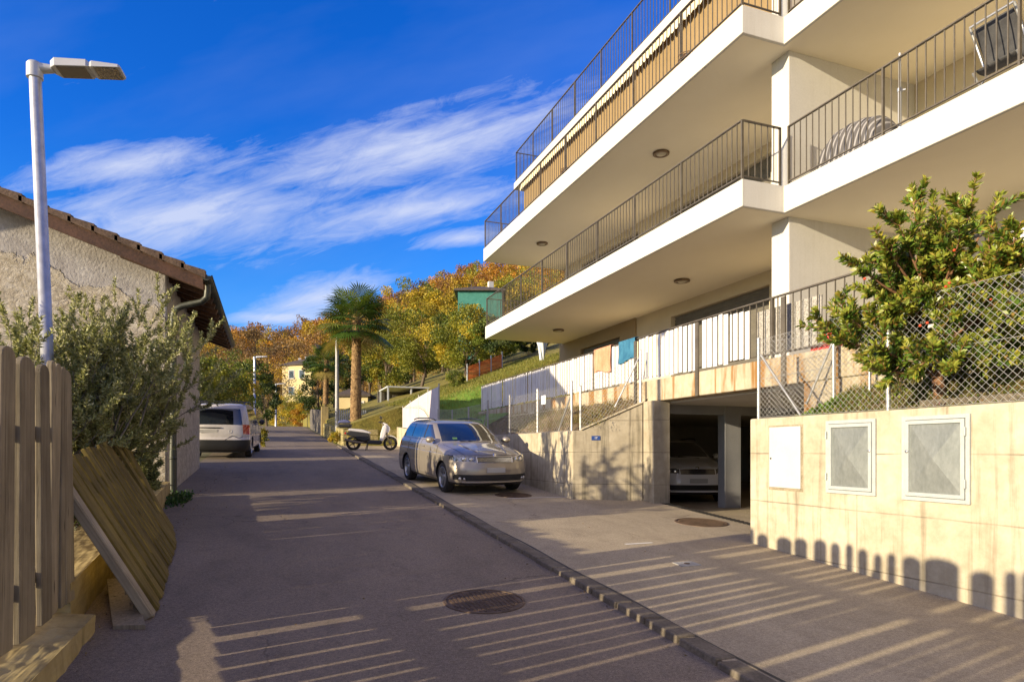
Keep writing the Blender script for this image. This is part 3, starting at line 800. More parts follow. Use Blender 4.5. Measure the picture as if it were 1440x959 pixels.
# roof deck
mb = MB()
mb.prism([(ex+.0, 11.52, ez-.045), (rx, 11.52, rz_-.045), (-9.6, 11.52, roofz(-9.6)-.045), (-9.6, 11.52, roofz(-9.6)-.075), (rx, 11.52, rz_-.078), (ex, 11.52, ez-.078)], (0, 7.1, 0))
roof = mb.build('roof', MT['roof_wood'], H)
# tile courses: overlapping, tilted, rounded across
mb = MB(); cour = 14; L = math.hypot(ex-rx, rz_-ez)/cour
du = Vector((rx-ex, 0, rz_-ez)).normalized(); nu_ = Vector((-du.z, 0, du.x)); nu_ = nu_ if nu_.z > 0 else -nu_
for i in range(cour):
    o0 = Vector((ex, 0, ez))+du*(i*L-.03)
    nY = 32*6
    def fn(a, b):
        y = 11.42+7.2*a
        w = .022*abs(math.sin(math.pi*(y-11.42)/.225))
        p = o0+du*((L+.06)*b)+nu_*(.012+.052*(1-b)+w)
        return (p.x, y, p.z)
    mb.grid(fn, nY, 1)
    def fn2(a, b):
        y = 11.42+7.2*a
        w = .022*abs(math.sin(math.pi*(y-11.42)/.225))
        p = o0+nu_*((.012+.052+w)*b-.02*(1-b))
        return (p.x, y, p.z)
    mb.grid(fn2, nY, 1, False)
    # verge tile turned down over the barge board
    q0 = o0+nu_*.0
    A = o0+nu_*.075; Bq = o0+du*(L+.03)+nu_*.035
    mb.add([(A.x, 11.40, A.z), (Bq.x, 11.40, Bq.z), (Bq.x, 11.40, Bq.z-.075), (A.x, 11.40, A.z-.125), (A.x, 11.46, A.z), (Bq.x, 11.46, Bq.z), (Bq.x, 11.46, Bq.z-.075), (A.x, 11.46, A.z-.125)],
           [(0, 1, 2, 3), (4, 7, 6, 5), (0, 4, 5, 1), (1, 5, 6, 2), (2, 6, 7, 3), (3, 7, 4, 0)])
mb.prism([(rx, 11.42, rz_+.05), (-9.6, 11.42, roofz(-9.6)+.05), (-9.6, 11.42, roofz(-9.6)), (rx, 11.42, rz_)], (0, 7.2, 0))
mb.tube([(rx, 11.4, rz_+.03), (rx, 18.7, rz_+.03)], .11, 10)
mb.build('roof_tiles', MT['tile'], roof)
MT['barge'] = surf('barge_board', (.060, .028, .015), (.11, .05, .028), 3, .7, .3, 30, fine=.4)
mb = MB()
p0 = Vector((ex+.02, 11.47, ez-.05)); p1 = Vector((rx, 11.47, rz_-.05))
mb.add([(p0.x, 11.46, p0.z+.01), (p1.x, 11.46, p1.z+.01), (p1.x, 11.46, p1.z-.19), (p0.x, 11.46, p0.z-.19), (p0.x, 11.5, p0.z+.01), (p1.x, 11.5, p1.z+.01), (p1.x, 11.5, p1.z-.19), (p0.x, 11.5, p0.z-.19)],
       [(0, 1, 2, 3), (4, 7, 6, 5), (0, 4, 5, 1), (1, 5, 6, 2), (2, 6, 7, 3), (3, 7, 4, 0)])
mb.build('barge_board', MT['barge'], roof, bevel=.006)
for i in range(14):
    y = 11.75+i*.51
    mb = MB(); a = Vector((ex+.06, y, ez-.14)); b_ = Vector((-2.2, y, roofz(-2.2)-.14))
    mb.bar(a, b_, .08, .12); mb.build('rafter', MT['roof_wood'], roof)
mb = MB()
gx = ex+.07
prof = [(math.cos(t)*.075, math.sin(t)*.075) for t in [math.pi+math.pi*k/8 for k in range(9)]]
for (r_, dz) in ((1, 0),):
    vs = []; 
    for y in (11.45, 18.72):
        vs += [(gx+a, y, ez-.015+c_) for a, c_ in prof]
    mb.add(vs, [(i, i+1, i+10, i+9) for i in range(8)], True)
    mb.tube([(gx+.078, 11.45, ez-.012), (gx+.078, 18.72, ez-.012)], .011, 6)
    mb.add([(gx+a, 11.45, ez-.015+c_) for a, c_ in prof], [tuple(range(9))])
go = mb.build('gutter', MT['gutter'], H)
so = go.modifiers.new('thick', 'SOLIDIFY'); so.thickness = .004
mb = MB()
mb.tube([(gx-.01, 11.75, ez-.07), (gx-.01, 11.75, ez-.20), (gx-.02, 11.76, ez-.30), (gx-.10, 11.80, ez-.37), (-1.36, 11.9, ez-.44), (-1.46, 11.92, ez-.50), (-1.50, 11.93, ez-.62), (-1.50, 11.93, 2.2), (-1.50, 11.93, .72)], .052, 14)
for z in (1.35, 2.6, 3.5): mb.lathe((-1.5, 11.93, z), (0, 0, 1), [(.052, 0), (.062, .002), (.062, .04), (.052, .042)], 14)
mb.tube([(-1.50, 11.93, 1.5), (-1.50, 11.93, .74)], .058, 14)
mb.build('downpipe', MT['gutter'], H)

# ---------------------------------------------------------------- street lamps
MT['led_grey'] = plain('lamp_head_grey', (.50, .51, .52), .4, .3)
MT['led_dark'] = plain('lamp_underside', (.16, .13, .09), .45)
MT['led_glass'] = surf('led_array', (.05, .04, .03), (.35, .27, .15), 60, .2, .2, 60, lo=.45, hi=.55)
def lamp(base, height, dirv, r0, r1, label, lean=(0, 0), detailed=True, armL=.12, headL=.74):
    t = thing('street_lamp', base, label, 'street lamp', 'street lamps along the lane')
    b0 = Vector(base); tp = b0+Vector((lean[0], lean[1], height))
    MB().tube([b0, b0+(tp-b0)*.3, b0+(tp-b0)*.301, tp], [r0, r0*.97, (r0+r1)/2*.95, r1], 16).build('pole', MT['galv'], t)
    d_ = Vector(dirv).normalized(); side = d_.cross(Vector((0, 0, 1))).normalized(); up = side.cross(d_)
    tilt = Vector((0, 0, 1))*.03
    mb = MB()
    mb.tube([tp-Vector((0, 0, .10)), tp+Vector((0, 0, .03))], [r1*1.35, r1*1.35], 16)
    mb.tube([tp+Vector((0, 0, .0))-d_*.03, tp+Vector((0, 0, .01))+d_*armL], [r1*1.15, r1*.72], 12)
    mb.lathe(tp+Vector((0, 0, .03)), (0, 0, 1), [(r1*1.35, 0), (r1*1.1, .02), (.001, .03)], 16)
    mb.build('bracket', MT['led_grey'], t)
    p = tp+d_*(armL-.01)+Vector((0, 0, .015)); e = d_+Vector((0, 0, .10))
    e.normalize(); u2 = side.cross(e)
    w0, w1 = .085, .12
    Lh = headL
    def sec(s_, w, h0, h1): c_ = p+e*s_; return [c_-side*w+u2*h0, c_+side*w+u2*h0, c_+side*w*.82+u2*h1, c_-side*w*.82+u2*h1]
    mb = MB()
    S = [sec(0, .06, -.02, .05), sec(.05, .115, -.028, .062), sec(Lh*.52, .12, -.025, .055), sec(Lh*.56, .105, -.018, .035), sec(Lh*.60, .12, -.025, .045), sec(Lh*.97, .118, -.02, .022), sec(Lh, .105, -.012, .012)]
    vs = [q_ for s_ in S for q_ in s_]; fs = [(3, 2, 1, 0)]
    for i in range(len(S)-1): fs += [(i*4+k, i*4+(k+1) % 4, i*4+4+(k+1) % 4, i*4+4+k) for k in range(4)]
    fs.append(tuple(range(len(vs)-4, len(vs))))
    mb.add(vs, fs); hd = mb.build('lamp_head', MT['led_grey'], t, bevel=.004)
    mb = MB(); mb.obox(p+e*Lh*.30-u2*.030, e*Lh*.20, side*.095, u2*.005); mb.build('driver_cover', MT['led_dark'], hd)
    mb = MB(); mb.obox(p+e*Lh*.79-u2*.027, e*Lh*.165, side*.10, u2*.005); mb.build('led_panel', MT['led_glass'], hd)
    return t
# near lamp: pole seen at px 68 (y510) to px 48 (y100)
LD = 6.3
b0 = PX(69, 560, LD); tp_ = PX(49, 96, LD)
slope = (tp_-b0)/(tp_.z-b0.z)
base = b0-slope*(b0.z-.75)
dv = (PX(163, 122, LD-.02)-PX(66, 92, LD)); 
lamp(tuple(base), tp_.z-base.z, (1, -.10, 0), .066, .052, 'tall near street lamp with galvanised pole standing behind the wooden picket fence', lean=((slope*(tp_.z-base.z)).x, (slope*(tp_.z-base.z)).y), headL=.62, armL=.16)
q2 = PX(358, 503, 36); lamp((q2.x, q2.y, road_z(q2.y)), q2.z-road_z(q2.y), (1, -.2, 0), .075, .06, 'street lamp just beyond the white van with its head over the road', headL=.6, armL=.1)
q3 = PX(388, 539, 60); lamp((q3.x, q3.y, road_z(q3.y)-.1), q3.z-road_z(q3.y), (1, -.2, 0), .09, .075, 'farthest street lamp, small, near the yellow hedge at the road end', headL=.8, armL=.1)
q4 = PX(474, 466, 29)
top('utility_pole', MB().tube([(q4.x, q4.y, 2.2), (q4.x, q4.y, q4.z)], [.095, .07], 12), MT['galv_matt'], 'plain slim pole without a lamp standing left of the palm tree', 'pole')

# ---------------------------------------------------------------- picket fence (casts the striped shadow)
MT['wood_old'] = wood('weathered_wood', (.19, .155, .10), (.33, .275, .185), (.035, .026, .014))
MT['wood_grey'] = wood('grey_board_edge', (.26, .22, .15), (.38, .33, .24), (.08, .06, .04))
MT['wood_green'] = wood('mossy_plank', (.115, .085, .022), (.23, .17, .045), (.035, .028, .012), grain=(14, 14, .8))
PF = thing('picket_fence', (-1.25, 2.8, .38), 'weathered wooden picket fence with rounded tops', 'fence')
shadow_px = [(1055, 1061), (1065, 1080), (1100, 1113), (1118, 1136), (1143, 1161), (1168, 1181), (1188, 1198), (1206, 1220), (1228, 1239), (1247, 1259), (1270, 1297), (1299, 1349), (1363, 1397), (1410, 1428)]
rnd = random.Random(21)
XF = -1.25; SH = SUN_SLOPE*(5.29-XF)
pk = []
for a, b_ in shadow_px:
    pk.append((wy(b_)-SH, wy(a)-SH+(.085 if a == 1100 else 0)))
ymax = max(p[1] for p in pk)
y = min(p[0] for p in pk)-.03
while y > .9:
    w = rnd.uniform(.07, .12); pk.append((y-w, y)); y -= w+rnd.uniform(.018, .035)
y = ymax+.012
while y < 5.04:
    w = rnd.uniform(.10, .14); pk.append((y, min(y+w, 5.12))); y += w-.012
for (a, b_) in pk:
    w = (b_-a); zb = .40+.028*((a-1)) ; zt = 2.03+rnd.uniform(-.035, .025)
    if w > .22: zt += 0
    th = .030
    h = zt-zb; n = 8; r_ = w/2
    rr = min(r_, .055)
    ex_ = .013 if w < .2 else .006
    poly = [(0, -w/2-ex_, 0), (0, -w/2-ex_, h*.40), (0, -w/2, h*.68), (0, -w/2, h-rr)]
    for k in range(1, n): 
        t_ = math.pi-math.pi*k/n
        poly.append((0, math.cos(t_)*w/2, h-rr+math.sin(t_)*rr))
    poly += [(0, w/2, h-rr), (0, w/2, h*.68), (0, w/2+ex_, h*.40), (0, w/2+ex_, 0)]
    mb = MB(); mb.prism([(p_[0]-th/2, p_[1], p_[2]) for p_ in poly], (th, 0, 0))
    # gentle saw marks: split lengthwise is left to the material
    o = mb.build('picket', MT['wood_old'], PF, bevel=.004, loc=(XF+rnd.uniform(-.014, .014), (a+b_)/2, zb), rot=(rnd.uniform(-.008, .008), rnd.uniform(-.012, .012), rnd.uniform(-.03, .03)))
for z in (.72, 1.55):
    mb = MB(); mb.bar((XF-.045, .85, z), (XF-.045, 5.1, z+.06), .04, .08); mb.build('rail', MT['wood_old'], PF)
for yy in (1.1, 3.0, 4.95):
    MB().box(XF-.15, yy-.045, .2, XF-.07, yy+.045, 1.85).build('post', MT['wood_old'], PF)

# ---------------------------------------------------------------- leaning planks
MT['wood_end'] = wood('grey_plank', (.27, .22, .14), (.40, .34, .24), (.08, .06, .04))
PL = thing('leaning_planks', (-.9, 6.6, .4), 'mossy green plank panel leaning against the garden wall', 'plank panel')
rnd = random.Random(4)
def plank_lean(parent, y0, w, L, mat, lean, th=.03, dz=0, dx=0, name='plank', zrot=0):
    dx += rnd.uniform(-.014, .014); dz += rnd.uniform(0, .012)
    x0 = -.77-(y0-5.13)*.071+dx
    z0 = road_z(y0)+.012+dz
    mb = MB(); mb.box(-th/2, -w/2, 0, th/2, w/2, L)
    return mb.build(name, mat, parent, bevel=.004, loc=(x0, y0+w/2, z0), rot=(zrot, -lean, rad(4)))
y = 5.13; i = 0
LEAN = math.atan2(.60, 1.09)
while y < 7.55:
    w = rnd.uniform(.13, .19)
    L = 1.235+rnd.uniform(-.035, .03)
    plank_lean(PL, y, w-.006, L, MT['wood_green'] if i > 0 else MT['wood_end'], LEAN+rnd.uniform(-.01, .01))
    y += w; i += 1
# battens behind and the thick edge board
for s_ in (.25, 1.0):
    x0 = -.77-math.sin(LEAN)*s_-.035; z0 = road_z(6)+math.cos(LEAN)*s_
    mb = MB(); mb.bar((x0, 5.15, z0-.06), (x0-.17, 7.5, z0+.10), .045, .07); mb.build('batten', MT['wood_end'], PL)
plank_lean(PL, 5.095, .03, 1.25, MT['wood_end'], LEAN, th=.055, dx=-.012)
t = thing('loose_planks', (-1.0, 8.2, .5), 'dark loose boards leaning beyond the green plank panel', 'planks')
for i in range(5):
    plank_lean(t, 7.62+i*.25, .215, 1.3-.03*i, MT['wood_green'], LEAN+rnd.uniform(-.12, .03), zrot=rnd.uniform(-.03, .08), dx=-.02*i)
t = top('plank', MB().obox((-1.0, 5.42, .39), (.10, -.03, 0), (-.12, .5, .07), (0, 0, .018)), MT['wood_old'], 'short dark board lying on the ground under the leaning planks', 'plank')
top('wood_block', MB().obox((-.90, 5.27, .38), (.025, .01, .01), (-.02, .05, 0), (0, -.02, .05)), MT['wood_end'], 'small pale wood block wedged under the first leaning plank', 'wood block')

# ---------------------------------------------------------------- chain link fences
def chainlink(parent, a, b_, z0a, z0b, ha, hb, cell=.062, wire=.0016, name='mesh'):
    """diamond wire mesh between two posts, plus line wires"""
    a = Vector((*a, 0)); b_ = Vector((*b_, 0)); L = (b_-a).length; dv = (b_-a)/L; nn = Vector((-dv.y, dv.x, 0))
    mb = MB()
    def P(s_, t_):
        z0 = z0a+(z0b-z0a)*s_/L; h = ha+(hb-ha)*s_/L
        return a+dv*s_+Vector((0, 0, z0+t_*h))
    H_ = max(ha, hb)
    def seg(s0, t0, s1, t1, r=wire, off=0):
        p, q_ = P(s0, t0)+nn*off, P(s1, t1)+nn*off
        d_ = (q_-p).normalized(); x = d_.cross(nn)*r; y = nn*r
        mb.add([p+x, p+y*1, p-x, p-y, q_+x, q_+y, q_-x, q_-y], [(0, 1, 5, 4), (1, 2, 6, 5), (2, 3, 7, 6), (3, 0, 4, 7)])
    n = int(math.ceil((L+H_)/cell))
    for i in range(-n, n+1):
        s0 = i*cell
        for sg_ in (1, -1):
            # line s = s0 + sg*t*H
            A_, B_ = (s0, 0.), (s0+sg_*H_, 1.)
            t0, t1 = 0., 1.
            ds = sg_*H_
            lo_, hi_ = sorted(((0-s0)/ds, (L-s0)/ds))
            t0 = max(t0, lo_); t1 = min(t1, hi_)
            if t1-t0 > .005: seg(s0+ds*t0, t0, s0+ds*t1, t1, off=.0015*sg_)
    for t_ in (.0, .5, 1.0): seg(0, t_, L, t_, r=wire*1.3, off=.004)
    return mb.build(name, MT['wire'], parent)
def post(parent, x, y, z0, z1, r=.021, mat='galv', name='post'):
    mb = MB(); mb.tube([(x, y, z0), (x, y, z1)], r, 12); mb.lathe((x, y, z1), (0, 0, 1), [(r, 0), (r*1.15, .002), (r*1.1, .018), (.001, .024)], 12)
    return mb.build(name, MT[mat], parent)
CF = thing('mesh_fence', (5.38, 4, 1.87), 'galvanised chain link fence along the top of the sunlit retaining wall', 'fence')
XW = 5.38
ys_ = [atX(1067, XW), atX(1249, XW), 2.45, .8]
for i, y in enumerate(ys_): post(CF, XW, y, 1.866, 2.87 if i else 2.80, r=.02)
for i in range(3): chainlink(CF, (XW-.022, ys_[i]), (XW-.022, ys_[i+1]), 1.88, 1.88, .90 if i == 0 else .98, .98, cell=.066, wire=.0017)
MB().tube([(XW+.02, ys_[0]-.01, 2.62), (XW+.02, ys_[0]-.62, 1.88)], .013, 8).build('brace', MT['galv'], CF)
# second short run going back along the bed edge to the terrace
CF2 = thing('mesh_fence', (5.9, 6.0, 1.9), 'short chain link fence with a slanting brace beside the stained terrace beam', 'fence')
p1 = (XW, ys_[0]+.02); 
post(CF2, 6.02, 5.62, 2.0, 2.86); post(CF2, 6.02, 5.15, 2.1, 2.88, r=.016)
MB().tube([(6.02, 5.60, 2.80), (5.98, 5.98, 2.05)], .013, 8).build('brace', MT['galv'], CF2)
chainlink(CF2, (5.42, 6.03), (6.0, 5.64), 1.9, 2.05, .86, .8)
# left run on the low wall
CL = thing('mesh_fence', (4.97, 13, 1.84), 'chain link fence on the low wall beside the parked silver car', 'fence')
XL = 4.97
posts = [(804, .0), (756, 0), (717, .0), (686, 0), (659, 0), (636, 0), (616, 0)]
yl = [atX(p_[0], XL) for p_ in posts]
for i, y in enumerate(yl):
    post(CL, XL, y, tw(y)-.02, tw(y)+(.86 if i < 4 else .8), r=.022, mat='galv' if i < 2 else 'galv_matt')
for i in range(len(yl)-1): chainlink(CL, (XL-.024, yl[i]), (XL-.024, yl[i+1]), tw(yl[i])+.01, tw(yl[i+1])+.01, .80, .80, cell=.08, wire=.0016)
for (y, s_) in ((yl[0], 1), (yl[3], 1)): MB().tube([(XL+.03, y+.02, tw(y)+.72), (XL+.03, y+.62*s_, tw(y)+.02)], .016, 8).build('brace', MT['galv'], CL)
CL2 = thing('mesh_fence', (5.6, 9.9, 1.9), 'chain link fence climbing the sloping wing wall up to the terrace', 'fence')
w0 = C0+(J0-C0)*.10+nrm*.5; w1 = J0+nrm*.5
post(CL2, w1.x-.03, w1.y, 2.3, 3.22, r=.022); post(CL2, w0.x+.02, w0.y, 1.85, 2.60, r=.018)
chainlink(CL2, (w0.x, w0.y-.02), (w1.x, w1.y-.02), 1.88, 2.34, .75, .82, cell=.075)
MB().tube([(w1.x-.05, w1.y+.02, 3.1), (w1.x-.42, w1.y+.2, 2.25)], .014, 8).build('brace', MT['galv'], CL2)

# white solid screen fence further up the lane
WF = thing('screen_fence', (4.97, 23, 2.1), 'white solid screen fence on the wall left of the parked silver car', 'fence')
y0_, y1_ = atX(616, 4.97), 25.9
MT['screen_lilac'] = surf('white_screen_panel', (.48, .44, .47), (.56, .52, .54), 2, .7, .08, 50, fine=.1)
n = 4
for i in range(n):
    a = y0_+(y1_-y0_)*i/n+.03; b_ = y0_+(y1_-y0_)*(i+1)/n-.03
    def zt(y): return 1.5+ (90-(y-y0_)/(y1_-y0_)*31)/FPX*(SA*4.97+CA*y)
    mb = MB(); mb.add([(4.99, a, tw(a)+.02), (4.99, b_, tw(b_)+.02), (4.99, b_, zt(b_)), (4.99, a, zt(a)), (5.02, a, tw(a)+.02), (5.02, b_, tw(b_)+.02), (5.02, b_, zt(b_)), (5.02, a, zt(a))],
        [(0, 1, 2, 3), (4, 7, 6, 5), (0, 4, 5, 1), (1, 5, 6, 2), (2, 6, 7, 3), (3, 7, 4, 0)])
    mb.build('panel', MT['screen_lilac'], WF)
for i in range(n+1):
    a = y0_+(y1_-y0_)*i/n
    post(WF, 5.0, a, tw(a)-.02, zt(a)+.06, r=.025, mat='galv_matt')

# ---------------------------------------------------------------- covers in the ground
MT['iron'] = surf('cast_iron', (.085, .055, .035), (.15, .10, .065), 9, .7, .5, 60, metal=.3, fine=.5)
def manhole(x, y, r, label):
    t = thing('manhole_cover', (x, y, road_z(y)), label, 'manhole cover', 'manhole covers')
    a = math.atan(.062); ax = Vector((0, -math.sin(a), math.cos(a)))
    lift = .008 if x < 2.5 else .038
    c = Vector((x, y, road_z(y)+lift))
    MB().lathe(c, ax, [(r, -.01), (r, .004), (r*.93, .006), (r*.925, -.004)], 48, False).build('frame', MT['iron'], t)
    MB().lathe(c, ax, [(r*.915, -.01), (r*.915, .001), (.001, .001)], 48, False).build('lid', MT['iron'], t)
    mb = MB(); e1 = Vector((1, 0, 0)); e2 = ax.cross(e1); s_ = r/9
    for i in range(-9, 10):
        for j in range(-9, 10):
            px_, py_ = i*s_, j*s_
            rr = math.hypot(px_, py_)
            if rr < r*.86 and rr > r*.14:
                mb.obox(c+e1*px_+e2*py_+ax*.003, e1*s_*.30, e2*s_*.30, ax*.003)
    mb.lathe(c+ax*.001, ax, [(r*.11, 0), (r*.11, .005), (r*.06, .005), (r*.06, .001)], 20, False)
    mb.build('tread', MT['iron'], t)
def GP(px, py):
    t = (px-720)/FPX; k = (py-633)/FPX
    D = EYE/(k+.062*(CA-SA*t)); return (SA+CA*t)*D, (CA-SA*t)*D
x, y = GP(681, 846); manhole(x, y, .325, 'large round iron manhole cover in the striped foreground of the road')
x, y = GP(722, 699); manhole(x, y, .33, 'round iron manhole cover in the pavement in front of the silver car')
x, y = GP(986, 738); manhole(x, y, .36, 'round iron manhole cover before the garage entrance')
x, y = GP(966, 798)
t = thing('valve_cover', (x, y, road_z(y)), 'small pale square metal valve cover in the striped pavement', 'valve cover')
a = math.atan(.062); ax = Vector((0, -math.sin(a), math.cos(a))); e2 = Vector((0, math.cos(a), math.sin(a)))
c = Vector((x, y, road_z(y)+.038)); MB().obox(c, (.11, 0, 0), e2*.085, ax*.004).build('plate', MT['galv_matt'], t)
MB().lathe(c+ax*.004, ax, [(.03, 0), (.03, .003), (.001, .003)], 16, False).build('boss', MT['iron'], t)
# ---------------------------------------------------------------- cars
def carpaint(name, c, metal=.0, rough=.3, dirt=.0):
    m, g, b = newmat(name)
    v = oc(g)
    n1 = g.noise(v, 2.5, 7, .65)
    cc = g.mix(g.m('MULTIPLY', g.ramp(n1, [(.45, 0), (.75, 1)]), dirt), c, (.16, .13, .09))
    g.put(b.inputs['Base Color'], cc); b.inputs['Metallic'].default_value = metal
    g.put(b.inputs['Roughness'], g.m('ADD', rough, g.m('MULTIPLY', g.noise(v, 9, 6), .1)))
    b.inputs['Coat Weight'].default_value = .9; b.inputs['Coat Roughness'].default_value = .04
    return m
MT['paint_beige'] = carpaint('beige_metallic_paint', (.34, .30, .245), .45, .32, .15)
MT['paint_white'] = carpaint('white_car_paint', (.80, .79, .77), 0, .35, .05)
MT['paint_van'] = carpaint('dusty_white_paint', (.58, .55, .54), 0, .4, .35)
MT['glass_car'] = plain('car_glass', (.012, .016, .020), .03, 0, coat=1, spec=1)
MT['rubber'] = surf('tyre_rubber', (.016, .015, .014), (.035, .032, .03), 8, .8, .2, 60)
MT['alloy'] = plain('alloy_rim', (.45, .46, .48), .3, .8)
MT['chrome'] = plain('chrome', (.7, .7, .72), .12, 1)
MT['trim_black'] = plain('black_trim', (.018, .018, .02), .45)
MT['lens'] = surf('headlamp_lens', (.05, .055, .065), (.35, .37, .40), 18, .08, .15, 30, metal=.6, coat=1)
MT['lens_red'] = plain('tail_lamp_red', (.45, .01, .012), .12, 0, coat=1)
MT['lens_white'] = plain('clear_lens', (.6, .6, .6), .12, .2, coat=1)
MT['plate'] = plain('number_plate', (.45, .44, .42), .5)

def catmull(keys, n):
    K_ = np.array(keys, float); N = len(K_); out = []
    u_ = np.linspace(0, N-1, n)
    for q_ in u_:
        i = min(int(q_), N-2); f = q_-i
        p0, p1, p2, p3 = K_[max(i-1, 0)], K_[i], K_[i+1], K_[min(i+2, N-1)]
        c1 = (p2-p0)*.5*.8; c2 = (p3-p1)*.5*.8
        h = 2*f**3-3*f**2+1; h2 = f**3-2*f**2+f; h3 = -2*f**3+3*f**2; h4 = f**3-f**2
        out.append(h*p1+h2*c1+h3*p2+h4*c2)
    return np.array(out)

def make_car(name, label, finish, keys, wheels, R, W_belt, classify, crown=.035, nlev=110, wheel_r=.31, shared=None):
    """body as stacked plan outlines: each key is (x_front, z, half_width, x_rear, front corner length, rear corner length)"""
    t = thing(name, (0, 0, 0), label, 'van' if 'van' in name else 'car', s=1)
    L = catmull(keys, nlev)
    NF, NS, NR = 46, 64, 26
    cols = []
    for i in range(NF+1): cols.append(('f', i/NF))
    for i in range(1, NS): cols.append(('s', i/NS))
    for i in range(NR+1): cols.append(('r', i/NR))
    NC = len(cols); P = np.zeros((nlev, NC, 3))
    n_ = 2.7
    for j in range(nlev):
        xf, z, w, xr, cf_, cr_ = L[j]; w = max(w, 0)
        xs_ = xf-cf_; xrs = xr+cr_
        for c, (k, s_) in enumerate(cols):
            if k == 'f':
                a = s_*math.pi/2; x = xs_+cf_*abs(math.cos(a))**(2/n_); y = w*abs(math.sin(a))**(2/n_)
            elif k == 'r':
                a = s_*math.pi/2; x = xrs-cr_*abs(math.sin(a))**(2/n_); y = w*abs(math.cos(a))**(2/n_)
            else:
                a0 = min(-.12, xs_-.02); b0_ = max(-1.3, xrs+.02); b0_ = min(b0_, a0-.02)
                if s_ < .35: x = xs_+(a0-xs_)*s_/.35
                elif s_ < .8: x = a0+(b0_-a0)*(s_-.35)/.45
                else: x = b0_+(xrs-b0_)*(s_-.8)/.2
                y = w
            zz = z
            if z > .8 and w > 0: zz = z-crown*(y/.8)**2*(1 if x > keys[0][0]-1.3 else .5)
            P[j, c] = (x, y, zz)
    # arches
    def darch(x, z): return min((math.hypot(x-a, z-wheel_r), a) for a in wheels)
    buckets = {}
    for side in (1, -1):
        for j in range(nlev-1):
            for c in range(NC-1):
                q_ = [P[j, c], P[j, c+1], P[j+1, c+1], P[j+1, c]]
                ctr = (q_[0]+q_[1]+q_[2]+q_[3])/4
                if ctr[1] > .45 and all(darch(a[0], a[2])[0] < R for a in q_): continue
                b_ = classify(ctr[0], ctr[1]*1.0, ctr[2], j, cols[c], L[j], side)
                if b_ is None: b_ = ('body', 'paint')
                buckets.setdefault(b_ + ((side,) if b_[0] in ('headlight', 'tail_light', 'side_window', 'fog_light', 'rear_side_window', 'quarter_window') else (0,)), []).append((side, j, c))
    made = {}
    def pt(side, j, c):
        p = P[j, c].copy()
        if p[1] > .45:
            d_, a = darch(p[0], p[2])
            if d_ < R:
                s_ = R/max(d_, 1e-3); p[0] = a+(p[0]-a)*s_; p[2] = wheel_r+(p[2]-wheel_r)*s_
        return (p[0], p[1]*side, p[2])
    mats = {'paint': finish}
    for (nm, mt, sd_), fl in buckets.items():
        idx = {}; vs = []; fs = []
        for side, j, c in fl:
            q_ = [(side, j, c), (side, j, c+1), (side, j+1, c+1), (side, j+1, c)]
            f = []
            for k in q_:
                key = (0 if P[k[1], k[2]][1] < 1e-5 else k[0], k[1], k[2])
                if key not in idx: idx[key] = len(vs); vs.append(pt(*k))
                f.append(idx[key])
            f = list(dict.fromkeys(f))
            if len(f) < 3: continue
            fs.append(f if side < 0 else f[::-1])
        mb = MB(1); mb.add(vs, fs, True)
        o = mb.build(nm, mats.get(mt) or MT[mt], t)
        made.setdefault(nm, []).append(o)
    # dark underbody so nothing shows through arches
    x1, x0 = keys[2][0]-.12, keys[2][3]+.12
    mb = MB(1); mb.box(x0, -.58, .20, x1, .58, .62); 
    mb.box(x0+.1, -.74, .22, wheels[1]-R-.02, .74, .5); mb.box(wheels[1]+R+.02, -.76, .19, wheels[0]-R-.02, .76, .5)
    mb.build('underbody', MT['trim_black'], t)
    for a in wheels:
        for s_ in (1, -1):
            mb = MB(1)
            arc = [(a+math.cos(q_)*R, s_*.58, wheel_r+math.sin(q_)*R) for q_ in [math.pi*k/16 for k in range(17)]]
            arc2 = [(p_[0], s_*(W_belt-.02), p_[2]) for p_ in arc]
            mb.add(arc+arc2, [(k, k+1, k+18, k+17) for k in range(16)], True)
            mb.build('wheel_arch', MT['trim_black'], t)
    for a in wheels:
        for s_ in (1, -1):
            c = Vector((a, s_*(W_belt-.115), wheel_r)); ax = Vector((0, s_, 0)); r = wheel_r
            w = thing('wheel', (0, 0, 0), s=1); w.parent = t; w.location = c
            # steer front wheels a touch
            w.rotation_euler = (0, 0, 0)
            MB(1).lathe((0, 0, 0), ax, [(r*.64, -.09), (r*.9, -.10), (r*.985, -.08), (r, -.05), (r, .05), (r*.985, .075), (r*.92, .092), (r*.66, .085)], 40).build('tyre', MT['rubber'], w, local=True)
            mb = MB(1)
            mb.lathe((0, 0, 0), ax, [(r*.66, -.08), (r*.66, .075), (r*.70, .088), (r*.655, .092), (r*.62, .07), (r*.60, .02)], 40)
            mb.lathe((0, 0, 0), ax, [(r*.22, .03), (r*.20, .062), (r*.08, .068), (.001, .068)], 20)
            for k in range(5):
                th = 2*math.pi*k/5+.3
                for dd in (-.13, .13):
                    e = Vector((math.cos(th+dd), 0, math.sin(th+dd)))
                    e0 = Vector((math.cos(th), 0, math.sin(th)))
                    mb.bar(e0*r*.12+ax*.052, e*r*.64+ax*.06, .028, .022, up=tuple(ax))
            mb.build('rim', MT['alloy'], w, local=True)
            MB(1).lathe((0, 0, 0), ax, [(r*.60, .0), (.001, .0)], 24).build('brake_disc', MT['trim_black'], w, local=True)
    return t, L
def xfront(L, z):
    "front profile x at a height"
    i = int(np.argmin(np.abs(L[:60, 1]-z))); return L[i, 0], L[i]
def on_front(L, y, z, out=.0):
    xf, row = xfront(L, z); xf, zz, w, xr, cf_, cr_ = row
    a = min(abs(y)/w, 1)**(2.7/2); c_ = math.sqrt(max(0, 1-a*a))
    return Vector((xf-cf_+cf_*c_**(2/2.7)+out, y, z))
